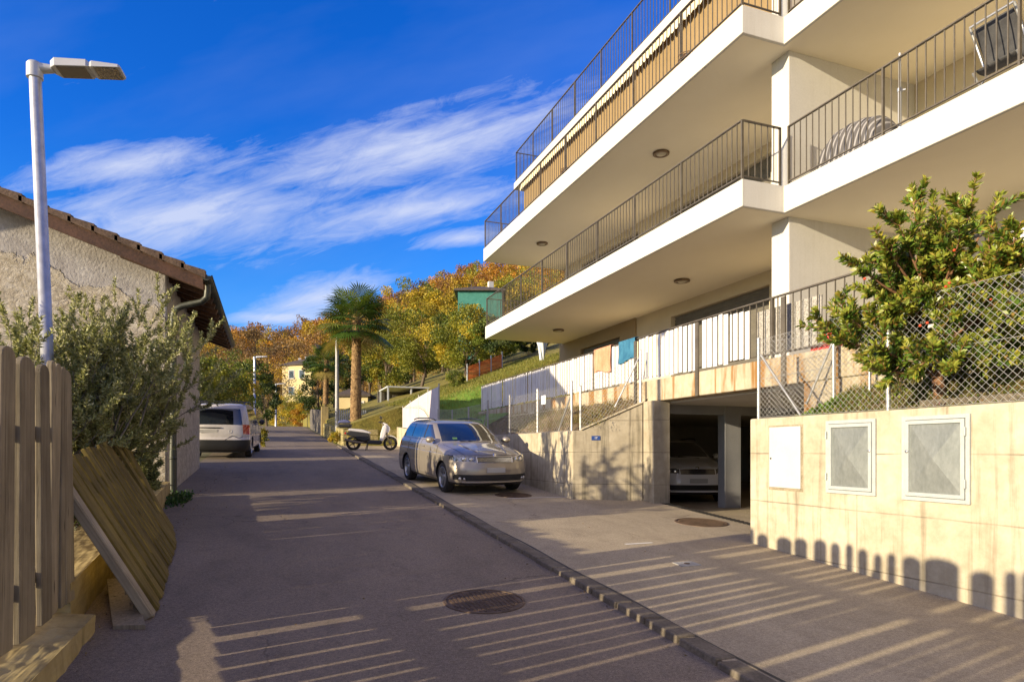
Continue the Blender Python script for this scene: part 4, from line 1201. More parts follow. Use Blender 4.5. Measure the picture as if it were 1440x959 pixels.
def on_rear(L, y, z, out=.0):
    i = int(np.argmin(np.abs(L[:, 1]-z))); xf, zz, w, xr, cf_, cr_ = L[i]
    a = min(abs(y)/w, 1)**(2.7/2); c_ = math.sqrt(max(0, 1-a*a))
    return Vector((xr+cr_-cr_*c_**(2/2.7)-out, y, z))

HATCH = [(1.93, .19, .74, -2.02, .55, .35), (2.04, .22, .81, -2.11, .58, .38), (2.075, .30, .845, -2.15, .60, .40), (2.09, .42, .862, -2.16, .62, .42),
         (2.085, .52, .866, -2.16, .64, .42), (2.065, .60, .866, -2.15, .66, .42), (2.045, .68, .864, -2.13, .68, .42), (2.015, .76, .860, -2.12, .68, .42), (1.955, .815, .853, -2.11, .66, .42),
         (1.80, .865, .846, -2.10, .62, .42), (1.58, .91, .838, -2.095, .60, .42), (1.33, .95, .828, -2.09, .60, .42), (1.12, .985, .81, -2.085, .62, .42), (1.02, 1.01, .79, -2.08, .62, .42),
         (.93, 1.045, .772, -2.06, .60, .42), (.77, 1.13, .745, -2.02, .56, .42), (.59, 1.22, .712, -1.97, .52, .42), (.42, 1.30, .68, -1.91, .48, .42), (.28, 1.36, .65, -1.84, .45, .42),
         (.15, 1.405, .61, -1.75, .42, .42), (-.02, 1.435, .54, -1.60, .36, .4), (-.25, 1.455, .42, -1.35, .30, .35), (-.50, 1.465, .22, -1.05, .2, .2), (-.62, 1.468, .0, -.85, .1, .1)]
def cls_hatch(x, y, z, j, col, row, side):
    k, s_ = col; zl = row[1]
    if k == 'f':
        if 1.035 < zl < 1.385 and s_ < .60: return ('windshield', 'glass_car')
        if x > 1.3:
            # headlamp: a wedge wrapping the corner
            lo = .655+max(0, (y-.40))*.06; hi = .765+max(0, (y-.42))*.10
            if y > .40 and lo < zl < hi and y < .83: return ('headlight', 'lens')
            if y <= .385 and .655 < zl < .762: return ('grille', 'trim_black')
            if zl < .405 and zl > .275 and y < .60: return ('intake', 'trim_black')
            if .60 <= y < .80 and .30 < zl < .40: return ('intake', 'trim_black')
            if zl < .245: return ('lip', 'trim_black')
    if k == 's' or (k == 'f' and s_ > .80) or (k == 'r' and s_ < .25):
        if 1.055 < zl < 1.365:
            xx = x
            if k == 'f' or x > -.16: return ('side_window', 'glass_car')
            if -.16 >= x > -.24: return ('pillar', 'trim_black')
            if -.24 >= x > -1.05: return ('rear_side_window', 'glass_car')
            if -1.10 >= x > -1.78: return ('quarter_window', 'glass_car')
            if x > -1.10: return ('pillar', 'trim_black')
        if zl < .24: return ('lip', 'trim_black')
    if k == 'r':
        if 1.05 < zl < 1.36 and s_ > .45: return ('rear_window', 'glass_car')
        if .78 < zl < 1.0 and s_ < .62: return ('tail_light', 'lens_red')
    return None
def detail_hatch(t, L, finish, plate=True):
    # grille slats + chrome surround, emblem
    mb = MB(1)
    for i in range(-15, 16):
        y = i*.0245
        a = on_front(L, y, .668, .004); b_ = on_front(L, y, .750, .004); mb.bar(a, b_, .0045, .008, up=(0, 1, 0))
    mb.build('grille_slats', MT['chrome'], t)
    mb = MB(1)
    for z in (.652, .768): mb.tube([on_front(L, y, z, .006) for y in np.linspace(-.385, .385, 21)], .007, 6)
    for s_ in (1, -1): mb.tube([on_front(L, s_*.385, z, .006) for z in (.652, .70, .768)], .007, 6)
    mb.build('grille_surround', MT['chrome'], t)
    mb = MB(1); p = on_front(L, 0, .80, .004); mb.lathe(p, (.8, 0, .5), [(.038, 0), (.038, .008), (.03, .011), (.001, .011)], 20); mb.build('emblem', MT['chrome'], t)
    mb = MB(1)
    for s_ in (1, -1):
        for yy, zz, r in ((.70, .335, .028), (.63, .335, .02)):
            mb.lathe(on_front(L, s_*yy, zz, -.004), (1, s_*.35, 0), [(r, 0), (r, .014), (.001, .018)], 14)
    mb.build('fog_light', MT['lens_white'], t)
    mb = MB(1)
    for s_ in (1, -1):
        for yy, r in ((.50, .034), (.62, .042)):
            mb.lathe(on_front(L, s_*yy, .712, -.01), (1, s_*.3, 0), [(r*1.1, 0), (r, .016), (r*.5, .02), (.001, .018)], 16)
    mb.build('headlamp_reflector', MT['chrome'], t)
    mb = MB(1)
    for s_ in (1, -1):
        pts = []
        for z in np.linspace(.815, .985, 12):
            y_ = s_*(.60+.10*(z-.815)/.17); p_ = on_front(L, y_, z, .0); p_.z = z-.035*(y_/.8)**2+.002; pts.append(p_)
        mb.tube(pts, .0035, 5)
    pts = [on_front(L, y, .80, .001) for y in np.linspace(-.60, .60, 21)]
    for p_ in pts: p_.z -= .035*(p_.y/.8)**2*.6
    mb.tube(pts, .0035, 5); mb.build('bonnet_seam', MT['trim_black'], t)
    mb = MB(1)
    for s_ in (1, -1):
        pts = []
        for z in np.linspace(.83, .975, 10):
            y_ = s_*(.30+.14*(z-.83)/.145); p_ = on_front(L, y_, z, .0); p_.z = z-.035*(y_/.8)**2+.001; pts.append(p_)
        mb.tube(pts, .011, 6)
    mb.build('bonnet_crease', finish, t)
    mb = MB(1); mb.tube([on_front(L, y, .262, .012) for y in np.linspace(-.66, .66, 25)], .013, 6)
    mb.build('bumper_blade', finish, t)
    mb = MB(1)
    for z in (.31, .345, .375): mb.tube([on_front(L, y, z, .002) for y in np.linspace(-.58, .58, 15)], .004, 5)
    mb.build('intake_bars', MT['trim_black'], t)
    p = on_front(L, 0, .50, .012)
    MB(1).box(p.x-.012, -.20, .455, p.x+.002, .20, .555).build('number_plate', MT['plate'], t, bevel=.004)
    for s_ in (1, -1):
        m = MB(1)
        m.lathe((.62, s_*.90, 1.045), (1, s_*.1, 0), [(.001, -.08), (.06, -.075), (.085, -.03), (.088, .02), (.07, .07), (.03, .10), (.001, .105)], 16)
        for q_ in range(len(m.v)): m.v[q_].z = 1.045+(m.v[q_].z-1.045)*.78
        mo = m.build('mirror', finish, t)
        MB(1).bar((.64, s_*.79, 1.03), (.62, s_*.86, 1.03), .05, .03).build('mirror_arm', MT['trim_black'], mo)
        MB(1).lathe((.543, s_*.90, 1.045), (-1, 0, 0), [(.068, 0), (.001, .002)], 16).build('mirror_glass', MT['chrome'], mo)
        # door seams, handles, sill and window trim
        mb = MB(1)
        def side_pt(x, z):
            i = int(np.argmin(np.abs(L[:, 1]-z))); return Vector((x, s_*(L[i, 2]+.001), z-.035*(L[i, 2]/.8)**2*(.5 if z > .8 else 0)))
        for x in (.93, -.20, -1.08):
            zz = np.linspace(.30 if x > -1 else .66, 1.02, 14); mb.tube([side_pt(x, z) for z in zz], .0035, 5)
        mb.tube([side_pt(x, .30) for x in np.linspace(.93, -.72, 10)], .0035, 5)
        mb.build('door_seam', MT['trim_black'], t)
        mb = MB(1)
        for x in (.02, -.88): 
            a = side_pt(x, .90); mb.obox(a+Vector((0, s_*.012, 0)), (.09, 0, 0), (0, .010, 0), (0, 0, .013))
        mb.build('door_handle', finish, t, bevel=.005, seg=2)
        mb = MB(1); mb.tube([side_pt(x, 1.045)+Vector((0, s_*.003, 0)) for x in np.linspace(.55, -1.75, 20)], .006, 5); mb.build('window_trim', MT['chrome'], t)
        mb = MB(1)
        mb.tube([(.0, s_*.56, 1.445), (-.1, s_*.565, 1.475), (-.6, s_*.57, 1.49), (-1.2, s_*.56, 1.48), (-1.55, s_*.545, 1.455), (-1.62, s_*.54, 1.43)], .014, 8)
        mb.build('roof_rail', MT['trim_black'], t)
    for s_ in (1, -1):
        mb = MB(1); mb.tube([(1.02, s_*.10+.25, 1.0), (.96, s_*.1-.25, 1.035)], .008, 5); mb.build('wiper', MT['trim_black'], t)

c1, L1 = make_car('parked_car', 'silver beige estate car parked on the pavement beside the low wall', MT['paint_beige'], HATCH, (1.27, -1.20), .352, .866, cls_hatch)
detail_hatch(c1, L1, MT['paint_beige'])
MB(1).obox(on_front(L1, 0, .9)*0+Vector((.86, -.42, 1.085)), (.02, 0, -.018), (0, .05, 0), (.001, 0, .002)).build('sticker', plain('sticker_green', (.12, .25, .10), .4), c1)
ang = math.atan(.062)
def place_car(o, x, y, z, heading, grade=True):
    "heading: world direction of the car's nose, radians from +X"
    M_ = Matrix.Rotation(heading, 3, 'Z')
    if grade:
        M_ = Matrix.Rotation(ang, 3, 'X') @ M_
    o.rotation_euler = M_.to_euler(); o.location = Vector((x, y, z))
cy = (11.5*K+1.27)
place_car(c1, 3.55*K, cy, road_z(cy/K)*K+.035*K, rad(-84.5))
c2, L2 = make_car('parked_car', 'white hatchback parked in the dark garage', MT['paint_white'], HATCH, (1.27, -1.20), .352, .866, cls_hatch)
detail_hatch(c2, L2, MT['paint_white'])
pc2 = Vector((UX(982, 12.7)*K, UY(982, 12.7)*K, .452*K)); hd = rad(-90-19)
nose = Vector((math.cos(hd), math.sin(hd), 0))
place_car(c2, pc2.x-nose.x*2.05, pc2.y-nose.y*2.05, .452*K, hd, grade=False)

VAN = [(2.25, .22, .80, -2.20, .5, .3), (2.36, .27, .88, -2.33, .5, .3), (2.42, .38, .905, -2.38, .55, .32), (2.43, .52, .912, -2.39, .58, .33), (2.42, .63, .914, -2.385, .6, .33), (2.40, .70, .914, -2.34, .6, .30), (2.36, .80, .913, -2.33, .6, .28),
       (2.28, .90, .910, -2.32, .6, .28), (2.10, .98, .905, -2.31, .6, .28), (1.85, 1.04, .90, -2.30, .6, .28), (1.62, 1.09, .892, -2.29, .6, .28), (1.50, 1.14, .883, -2.28, .6, .28), (1.30, 1.27, .86, -2.25, .55, .28), (1.10, 1.40, .835, -2.21, .5, .28),
       (.90, 1.53, .805, -2.165, .48, .28), (.70, 1.64, .775, -2.11, .45, .28), (.55, 1.71, .745, -2.05, .42, .28), (.35, 1.76, .70, -1.98, .4, .28), (.1, 1.785, .60, -1.85, .35, .28), (-.2, 1.80, .40, -1.6, .3, .25), (-.5, 1.806, .2, -1.2, .2, .2), (-.7, 1.808, .0, -1.0, .1, .1)]
def cls_van(x, y, z, j, col, row, side):
    k, s_ = col; zl = row[1]
    if zl < .60 and (k == 'r' or (k == 's' and x < -2.0)): return ('rear_bumper', 'trim_black')
    if zl < .30: return ('sill', 'trim_black')
    if k == 'r':
        if 1.10 < zl < 1.62 and s_ > .47: return ('rear_window', 'glass_car')
        if .80 < zl < 1.12 and s_ < .50: return ('tail_light', 'lens_red')
    if k == 'f':
        if 1.15 < zl < 1.68 and s_ < .6: return ('windshield', 'glass_car')
    if (k == 's' or (k == 'f' and s_ > .8)) and 1.14 < zl < 1.62:
        if x > -.16: return ('side_window', 'glass_car')
        if -.24 >= x > -1.12: return ('rear_side_window', 'glass_car')
        if -1.18 >= x > -1.95: return ('quarter_window', 'glass_car')
        return ('pillar', 'trim_black')
    return None
v1, LV = make_car('parked_van', 'dusty white van seen from behind beside the old house, its tailgate scratched', MT['paint_van'], VAN, (1.55, -1.42), .375, .914, cls_van, wheel_r=.335, nlev=100)
mb = MB(1)
zig = [(-.18, .62), (-.25, .66), (-.33, .72), (-.40, .745), (-.46, .735), (-.53, .69), (-.58, .665), (-.65, .70), (-.71, .73)]
mb.tube([on_rear(LV, y, z, .003) for y, z in zig], .007, 5); mb.build('scratch', MT['trim_black'], v1)
mb = MB(1); c = on_rear(LV, -.30, .90, .003)
mb.tube([on_rear(LV, -.33+.045*math.cos(a), .88+.05*math.sin(a), .002) for a in np.linspace(0, 5.6, 14)], .005, 5); mb.build('emblem', MT['galv'], v1)
mb = MB(1); mb.tube([on_rear(LV, y, 1.00, .012) for y in (.62, .3, -.05)], .018, 6); mb.build('handle_strip', MT['trim_black'], v1)
p = on_rear(LV, .3, .90, .004); MB(1).box(p.x-.008, .05, .84, p.x+.012, .58, .94).build('number_plate', MT['plate'], v1)
mb = MB(1)
for s_ in (1, -1): mb.tube([(.3, s_*.70, 1.76), (.2, s_*.71, 1.82), (-.8, s_*.72, 1.845), (-1.8, s_*.70, 1.81), (-1.9, s_*.69, 1.76)], .018, 8)
for x in (-.2, -1.4): mb.tube([(x, .71, 1.85), (x, -.71, 1.85)], .02, 8)
mb.build('roof_rack', MT['trim_black'], v1)
MB(1).tube([on_rear(LV, .05, 1.13, .015), on_rear(LV, -.30, 1.19, .015)], .010, 6).build('wiper', MT['trim_black'], v1)
for s_ in (1, -1):
    m = MB(1).lathe((1.18, s_*1.0, 1.13), (1, 0, 0), [(.001, -.06), (.09, -.05), (.10, .02), (.06, .08), (.001, .09)], 14).build('mirror', MT['trim_black'], v1)
    MB(1).bar((1.2, s_*.86, 1.1), (1.18, s_*.96, 1.12), .05, .03).build('mirror_arm', MT['trim_black'], m)
mb = MB(1)
for s_ in (1, -1):
    for x in (.95, -.2, -1.15): mb.tube([(x, s_*.914, .42), (x, s_*.916, .8), (x, s_*.897, 1.10)], .004, 5)
mb.build('door_seam', MT['trim_black'], v1)
hv = rad(90-4); nose = Vector((math.cos(hv), math.sin(hv), 0))
rr_ = Vector((UX(350, 19.4)*K, UY(350, 19.4)*K, 0))          # right rear wheel foot
right = Vector((math.sin(hv), -math.cos(hv), 0))
cv = rr_-right*.80+nose*1.42
place_car(v1, cv.x, cv.y, road_z(cv.y/K)*K+.005, hv)

# ---------------------------------------------------------------- scooter
MT['seat_grey'] = plain('scooter_seat', (.50, .49, .52), .45)
MT['scoot_white'] = plain('scooter_white', (.68, .66, .68), .25, coat=.8)
MT['case_blue'] = plain('top_case_lid', (.10, .11, .22), .25, coat=.8)
S = thing('scooter', (0, 0, 0), 'white and black motor scooter with a top case parked on the pavement before the palm', 'scooter', s=1)
def wheel_s(x, r):
    w = thing('wheel', (0, 0, 0), s=1); w.parent = S; w.location = (x, 0, r)
    MB(1).lathe((0, 0, 0), (0, 1, 0), [(r*.68, -.05), (r*.9, -.062), (r, -.03), (r, .03), (r*.9, .062), (r*.68, .05)], 32).build('tyre', MT['rubber'], w, local=True)
    mb = MB(1); mb.lathe((0, 0, 0), (0, 1, 0), [(r*.70, -.04), (r*.70, .04), (r*.64, .04), (r*.64, -.04)], 32)
    for k in range(5):
        th = k*2*math.pi/5; mb.bar((0, 0, 0), (math.cos(th)*r*.66, 0, math.sin(th)*r*.66), .03, .035, up=(0, 1, 0))
    mb.lathe((0, 0, 0), (0, 1, 0), [(.001, -.06), (.06, -.06), (.06, .06), (.001, .06)], 16); mb.build('rim', MT['led_dark'], w, local=True)
wheel_s(.70, .27); wheel_s(-.70, .28)
def hull(name, prof, hw, mat, bev=.03):
    "side outline (x,z) with thickness"
    mb = MB(1); mb.prism([(x, -hw, z) for x, z in prof], (0, 2*hw, 0)); return mb.build(name, mat, S, bevel=bev, seg=3)
hull('rear_body', [(-.98, .66), (-.80, .74), (-.30, .70), (-.08, .62), (-.05, .42), (-.25, .34), (-.60, .50), (-.92, .58)], .14, MT['trim_black'])
hull('seat', [(-.90, .78), (-.82, .84), (-.35, .80), (-.05, .70), (-.04, .64), (-.30, .68), (-.84, .745)], .15, MT['seat_grey'], .035)
hull('side_cover', [(-.62, .56), (-.20, .56), (-.05, .40), (-.28, .33), (-.55, .42)], .16, MT['trim_black'])
hull('floorboard', [(-.10, .40), (.34, .38), (.42, .30), (.30, .22), (-.20, .24)], .17, MT['trim_black'], .04)
hull('leg_shield', [(.30, .38), (.34, .66), (.42, .92), (.52, 1.0), (.60, .92), (.56, .70), (.50, .48), (.42, .34)], .17, MT['scoot_white'], .05)
hull('front_cover', [(.50, .98), (.42, 1.04), (.46, 1.08), (.60, 1.0), (.70, .80), (.60, .62), (.54, .80)], .11, MT['scoot_white'], .05)
mb = MB(1); fe = [(.70+.31*math.cos(a), .27+.31*math.sin(a)) for a in np.linspace(.3, 2.3, 10)]
mb.prism([(x, -.075, z) for x, z in fe]+[(x*.97+.02, -.075, z*.92+.01) for x, z in fe[::-1]], (0, .15, 0)); mb.build('front_fender', MT['scoot_white'], S, bevel=.015)
mb = MB(1)
for s_ in (1, -1): mb.tube([(.70, s_*.085, .27), (.52, s_*.085, .72)], .024, 8)
mb.tube([(.48, 0, .70), (.40, 0, 1.06)], .03, 8); mb.build('fork', MT['led_dark'], S)
mb = MB(1); mb.tube([(.30, -.34, 1.06), (.36, -.15, 1.10), (.40, 0, 1.08), (.36, .15, 1.10), (.30, .34, 1.06)], .016, 8)
for s_ in (1, -1): mb.tube([(.30, s_*.34, 1.06), (.325, s_*.24, 1.08)], .022, 8)
mb.build('handlebar', MT['trim_black'], S)
for s_ in (1, -1):
    mb = MB(1); mb.tube([(.36, s_*.2, 1.10), (.34, s_*.27, 1.22)], .007, 6); mb.lathe((.34, s_*.28, 1.26), (1, 0, 0), [(.001, -.02), (.05, -.015), (.058, 0), (.05, .02), (.001, .03)], 16); mb.build('mirror', MT['trim_black'], S)
mb = MB(1); mb.add([(.58, -.14, 1.02), (.58, .14, 1.02), (.44, .17, 1.30), (.44, -.17, 1.30)], [(0, 1, 2, 3)]); wsd = mb.build('windscreen', MT['glass_car'], S); so = wsd.modifiers.new('t', 'SOLIDIFY'); so.thickness = .005
MB(1).lathe((.655, 0, .86), (1, 0, .2), [(.001, .03), (.06, .02), (.075, 0), (.075, -.03)], 18).build('headlight', MT['lens_white'], S)
hull('luggage_rack', [(-1.12, .84), (-.78, .84), (-.78, .82), (-1.0, .80)], .09, MT['trim_black'], .005)
hull('top_case', [(-1.24, .87), (-1.28, 1.00), (-.78, 1.02), (-.76, .90), (-.84, .86)], .20, MT['trim_black'], .05)
hull('top_case_lid', [(-1.28, 1.02), (-1.22, 1.13), (-1.0, 1.17), (-.84, 1.14), (-.78, 1.035)], .20, MT['case_blue'], .05)
MB(1).box(-1.02, -.09, .62, -.96, .09, .69).build('tail_light', MT['lens_red'], S, bevel=.01)
mb = MB(1); mb.tube([(-.30, -.15, .30), (-.55, -.19, .30), (-.80, -.19, .36), (-1.0, -.19, .42)], [.03, .05, .055, .05], 12); mb.build('exhaust', MT['led_dark'], S)
mb = MB(1); mb.obox((-.45, .11, .34), (.28, 0, -.02), (0, .04, 0), (0, 0, .07)); mb.build('engine', MT['led_dark'], S, bevel=.02)
mb = MB(1)
for s_ in (1, -1): mb.bar((-.15, s_*.10, .28), (-.22, s_*.22, .0), .025)
mb.build('centre_stand', MT['led_dark'], S)
sx, sy = UX(523, 23.3)*K, UY(523, 23.3)*K
S.location = (sx, sy, road_z(sy/K)*K+.035*K); S.rotation_euler = (0, 0, rad(-20.5+6)); S.scale = (1.06,)*3

# ---------------------------------------------------------------- things on the balconies
MT['towel_peach'] = surf('peach_towel', (.55, .24, .14), (.68, .34, .22), 5, .95, .3, 60, spec=.1)
MT['towel_blue'] = surf('blue_towel', (.03, .12, .22), (.06, .20, .32), 4, .95, .3, 60, spec=.1)
def drape(name, y0, y1, ztop, drop, mat, label, x=6.135, seed=1):
    mb = MB(); r = random.Random(seed); ph = r.random()*6
    def fn(a, b):
        y = y0+(y1-y0)*a; s_ = b*drop*(1+.08*math.sin(a*5+ph))
        dx_ = .014*math.sin(a*17+ph+b)*b+.008*math.sin(a*31)
        return (x-.012-dx_, y+.03*math.sin(b*3+ph)*b, ztop-s_)
    mb.grid(fn, 26, 16)
    def fn2(a, b):
        th = math.pi*b; y = y0+(y1-y0)*a
        return (x-.012+.092*(1-math.cos(th))*.5, y, ztop+.02*math.sin(th))
    mb.grid(fn2, 26, 5)
    def fn3(a, b):
        y = y0+(y1-y0)*a; return (x+.08+.004*math.sin(a*14), y, ztop-b*drop*.12)
    mb.grid(fn3, 26, 4)
    o = mb.build(name, MT[mat], None); so = o.modifiers.new('thick', 'SOLIDIFY'); so.thickness = .006; so.offset = 0
    return tag(o, label, 'towel', 'towels on the terrace rail')
def ty(px): return atX(px, 6.17)
drape('towel', ty(862), ty(838), 3.51, .47, 'towel_peach', 'peach coloured towel hanging over the terrace rail, left of the blue one')
drape('towel', ty(896), ty(873), 3.515, .38, 'towel_blue', 'blue towel hanging over the terrace rail beside the peach one', seed=5)
MT['red_plastic'] = plain('red_plastic', (.60, .02, .015), .35)
yy = ty(1148)
t = thing('crate', (6.3, yy, 2.66), 'bright red plastic crate on the terrace edge behind the rail', 'crate')
y0, y1 = ty(1166), ty(1132)
mb = MB(); x0, x1 = 6.26, 6.45; zt_ = 2.95
for (a, b_, c_, d_) in ((x0, y0, x1, y0+.012), (x0, y1-.012, x1, y1), (x0, y0+.012, x0+.012, y1-.012), (x1-.012, y0+.012, x1, y1-.012)):
    mb.box(a, b_, 2.625, c_, d_, zt_-.05); mb.box(a-.004, b_-.004, zt_-.05, c_+.004, d_+.004, zt_)
mb.box(x0, y0, 2.622, x1, y1, 2.632); mb.build('box_body', MT['red_plastic'], t)
mb = MB()
for i in range(4): mb.box(6.255, y0+.04+i*(y1-y0-.08)/4, 2.70, 6.259, y0+.02+(i+.7)*(y1-y0-.08)/4, 2.80)
mb.build('side_ribs', MT['red_plastic'], t)
# covered grill with striped cloth on the right balcony
MT['stripe'] = None
m, g, b = newmat('striped_blanket'); v = oc(g); sp = g.n('ShaderNodeSeparateXYZ'); g.put(sp.inputs[0], v)
w_ = g.m('SINE', g.m('MULTIPLY', g.m('ADD', sp.outputs['Y'], g.m('MULTIPLY', sp.outputs['Z'], .25)), 62))
g.put(b.inputs['Base Color'], g.ramp(w_, [(.35, (.10, .095, .10)), (.75, (.30, .29, .30))])); b.inputs['Roughness'].default_value = .95; MT['stripe'] = m
t = thing('covered_grill', (8.5, 7.45, 5.87), 'rounded heap under a grey striped blanket on the right balcony', 'covered grill')
mb = MB()
def fn(a, b):
    th = math.pi*b; s_ = a*2-1
    y = 7.40+.55*s_; prof_ = (1-abs(s_)**5)**.5*.9+.1 if abs(s_) < 1 else .1
    fold = .02*math.sin(a*34+b*3)
    return (8.50-.34*math.cos(th)*(1+fold), y+.02*math.sin(b*9), 5.88+(math.sin(th)**.5 if 0 < b < 1 else 0)*(.66*prof_-.12*max(0, -s_))*(1+fold))
mb.grid(fn, 44, 18); mb.build('blanket', MT['stripe'], t)
mb = MB()
for sx_ in (8.3, 8.7):
    for yy in (7.1, 7.7): mb.tube([(sx_, yy, 5.872), (sx_, yy, 6.3)], .012, 6)
mb.build('frame', MT['rail'], t)
# clamp pole for a parasol
t = thing('clamp_pole', (8.07, atX(1265, 8.07), 5.87), 'white metal pole clamped to the right balcony rail', 'pole')
yy = atX(1265, 8.07)
MB().tube([(8.075, yy, 5.875), (8.075, yy, 6.42)], .024, 10).build('lower_tube', MT['led_grey'], t)
MB().tube([(8.075, yy, 6.42), (8.075, yy, 6.93)], .017, 10).build('upper_tube', MT['led_grey'], t)
mb = MB(); mb.tube([(8.075, yy, 6.40), (8.075, yy, 6.45)], .034, 10); mb.bar((8.075, yy, 6.42), (8.12, yy-.05, 6.42), .018); mb.build('clamp', MT['galv'], t)
# folding chair
t = thing('folding_chair', (8.6, atX(1398, 8.35), 5.87), 'dark cloth folding chair with silver frame standing on the right balcony', 'chair')
yc = atX(1398, 8.35)
MT['sling'] = surf('dark_sling', (.045, .045, .05), (.08, .08, .085), 5, .9, .1, 70)
mb = MB()
for s_ in (-1, 1):
    yy = yc+s_*.26
    mb.tube([(8.30, yy, 5.88), (8.62, yy, 6.30), (8.30, yy, 6.84)], .017, 8); mb.tube([(8.75, yy, 5.88), (8.35, yy, 6.28)], .015, 8)
mb.tube([(8.30, yc-.26, 6.84), (8.30, yc+.26, 6.84)], .017, 8); mb.tube([(8.30, yc-.26, 5.885), (8.30, yc+.26, 5.885)], .015, 8)
mb.build('frame', MT['galv'], t)
mb = MB(); mb.grid(lambda a, b: (8.325+.27*(1-b)+.03*math.sin(b*3.1), yc-.235+.47*a, 6.30+.50*b), 6, 8); o = mb.build('backrest', MT['sling'], t); so = o.modifiers.new('t', 'SOLIDIFY'); so.thickness = .006
mb = MB(); mb.grid(lambda a, b: (8.60-.24*b, yc-.235+.47*a, 6.295-.03*math.sin(b*3.1)), 6, 6); o = mb.build('seat', MT['sling'], t); so = o.modifiers.new('t', 'SOLIDIFY'); so.thickness = .006
# small wire baskets on the upper balcony edge
MT['wicker'] = surf('dark_wicker', (.09, .05, .03), (.2, .12, .07), 20, .9, .5, 60)
for (px, lab) in ((797, 'small dark round basket on the upper balcony edge, nearer its far end'), (966, 'small dark round basket on the upper balcony edge, near the corner')):
    y = atX(px, 7.3)
    t = thing('basket', (7.3, y, 8.67), lab, 'basket', 'round baskets on the upper balcony')
    mb = MB(); 
    for k in range(3): mb.tube([(7.3+.16*math.cos(a), y+.16*math.sin(a), 8.70+.08*k) for a in np.linspace(0, 6.283, 20)], .008, 5)
    for k in range(12):
        a = k*math.pi/6; mb.tube([(7.3+.10*math.cos(a), y+.10*math.sin(a), 8.672), (7.3+.165*math.cos(a), y+.165*math.sin(a), 8.87)], .005, 4)
    mb.build('rim_wires', MT['wicker'], t)
    mb = MB(); mb.lathe((7.3, y, 8.672), (0, 0, 1), [(.001, 0), (.10, .0), (.14, .12), (.10, .20), (.001, .22)], 18); mb.build('filling', MT['wicker'], t)
# small cardboard notice on the mesh fence
yy = atX(764, 4.93)
t = top('notice', MB().obox((4.935, yy, 2.47), (.003, 0, 0), (0, .10, 0), (0, 0, .085)), MT['sign_white'], 'small blank white notice tied to the mesh fence above the lit wall', 'notice')
# ---------------------------------------------------------------- plants
MT['leaf'] = leafmat('leaf_foliage', .55, .30)
MT['leaf_gloss'] = leafmat('glossy_foliage', .36, .22, .5)
MT['leaf_olive'] = leafmat('olive_foliage', .5, .15, .5)
MT['bark'] = surf('bark', (.07, .05, .035), (.16, .12, .08), 4, .95, .6, 25, stretch=(1, 1, .3), fine=.5)
MT['bark_red'] = surf('reddish_bark', (.16, .075, .035), (.28, .15, .08), 5, .85, .5, 30, stretch=(1, 1, .3), fine=.5)
MT['bark_grey'] = surf('grey_olive_bark', (.16, .14, .11), (.26, .23, .18), 6, .9, .5, 30, fine=.4)

def leafmesh(name, P, D, Ln, Wd, tint, mat, parent, rs, droop=.0):
    """many leaf-sized quads (P base points in metres, D directions)"""
    n = len(P); P = np.asarray(P, float); D = np.asarray(D, float)
    D = D/np.maximum(np.linalg.norm(D, axis=1, keepdims=True), 1e-6)
    R_ = rs.normal(size=(n, 3)); S_ = np.cross(D, R_); S_ /= np.maximum(np.linalg.norm(S_, axis=1, keepdims=True), 1e-6)
    Nn = np.cross(D, S_)
    Ln = np.asarray(Ln).reshape(-1, 1)*np.ones((n, 1)); Wd = np.asarray(Wd).reshape(-1, 1)*np.ones((n, 1))
    v = np.empty((n, 4, 3)); mid = P+D*Ln*.5+Nn*Ln*.06
    v[:, 0] = P; v[:, 1] = mid+S_*Wd*.5; v[:, 2] = P+D*Ln-Nn*Ln*.05; v[:, 3] = mid-S_*Wd*.5
    o0 = np.array(org(parent)) if parent is not None else np.zeros(3)
    if parent is None:
        base = np.array([v[..., 0].mean(), v[..., 1].mean(), v[..., 2].min()]); o0 = base
    v = (v-o0).reshape(-1, 3)
    me = bpy.data.meshes.new(name); me.vertices.add(4*n); me.vertices.foreach_set('co', v.ravel())
    me.loops.add(4*n); me.loops.foreach_set('vertex_index', np.arange(4*n, dtype=np.int32))
    me.polygons.add(n); me.polygons.foreach_set('loop_start', np.arange(0, 4*n, 4, dtype=np.int32)); me.polygons.foreach_set('loop_total', np.full(n, 4, np.int32))
    ca = me.color_attributes.new('tint', 'FLOAT_COLOR', 'POINT')
    c = np.ones((n, 4, 4)); c[:, :, :3] = np.asarray(tint).reshape(n, 1, 3); ca.data.foreach_set('color', c.ravel())
    me.update(); me.validate(); me.materials.append(MT[mat])
    o = bpy.data.objects.new(name, me); COL.objects.link(o)
    if parent is not None: o.parent = parent
    else: o.location = tuple(o0)
    return o
def tints(rs, n, cols, var=.25):
    cols = np.array(cols); i = rs.integers(0, len(cols), n)
    c = cols[i]*(1+rs.uniform(-var, var, (n, 1)))
    return np.clip(c, 0.004, 1)
def rdir(rs, n):
    v = rs.normal(size=(n, 3)); return v/np.linalg.norm(v, axis=1, keepdims=True)

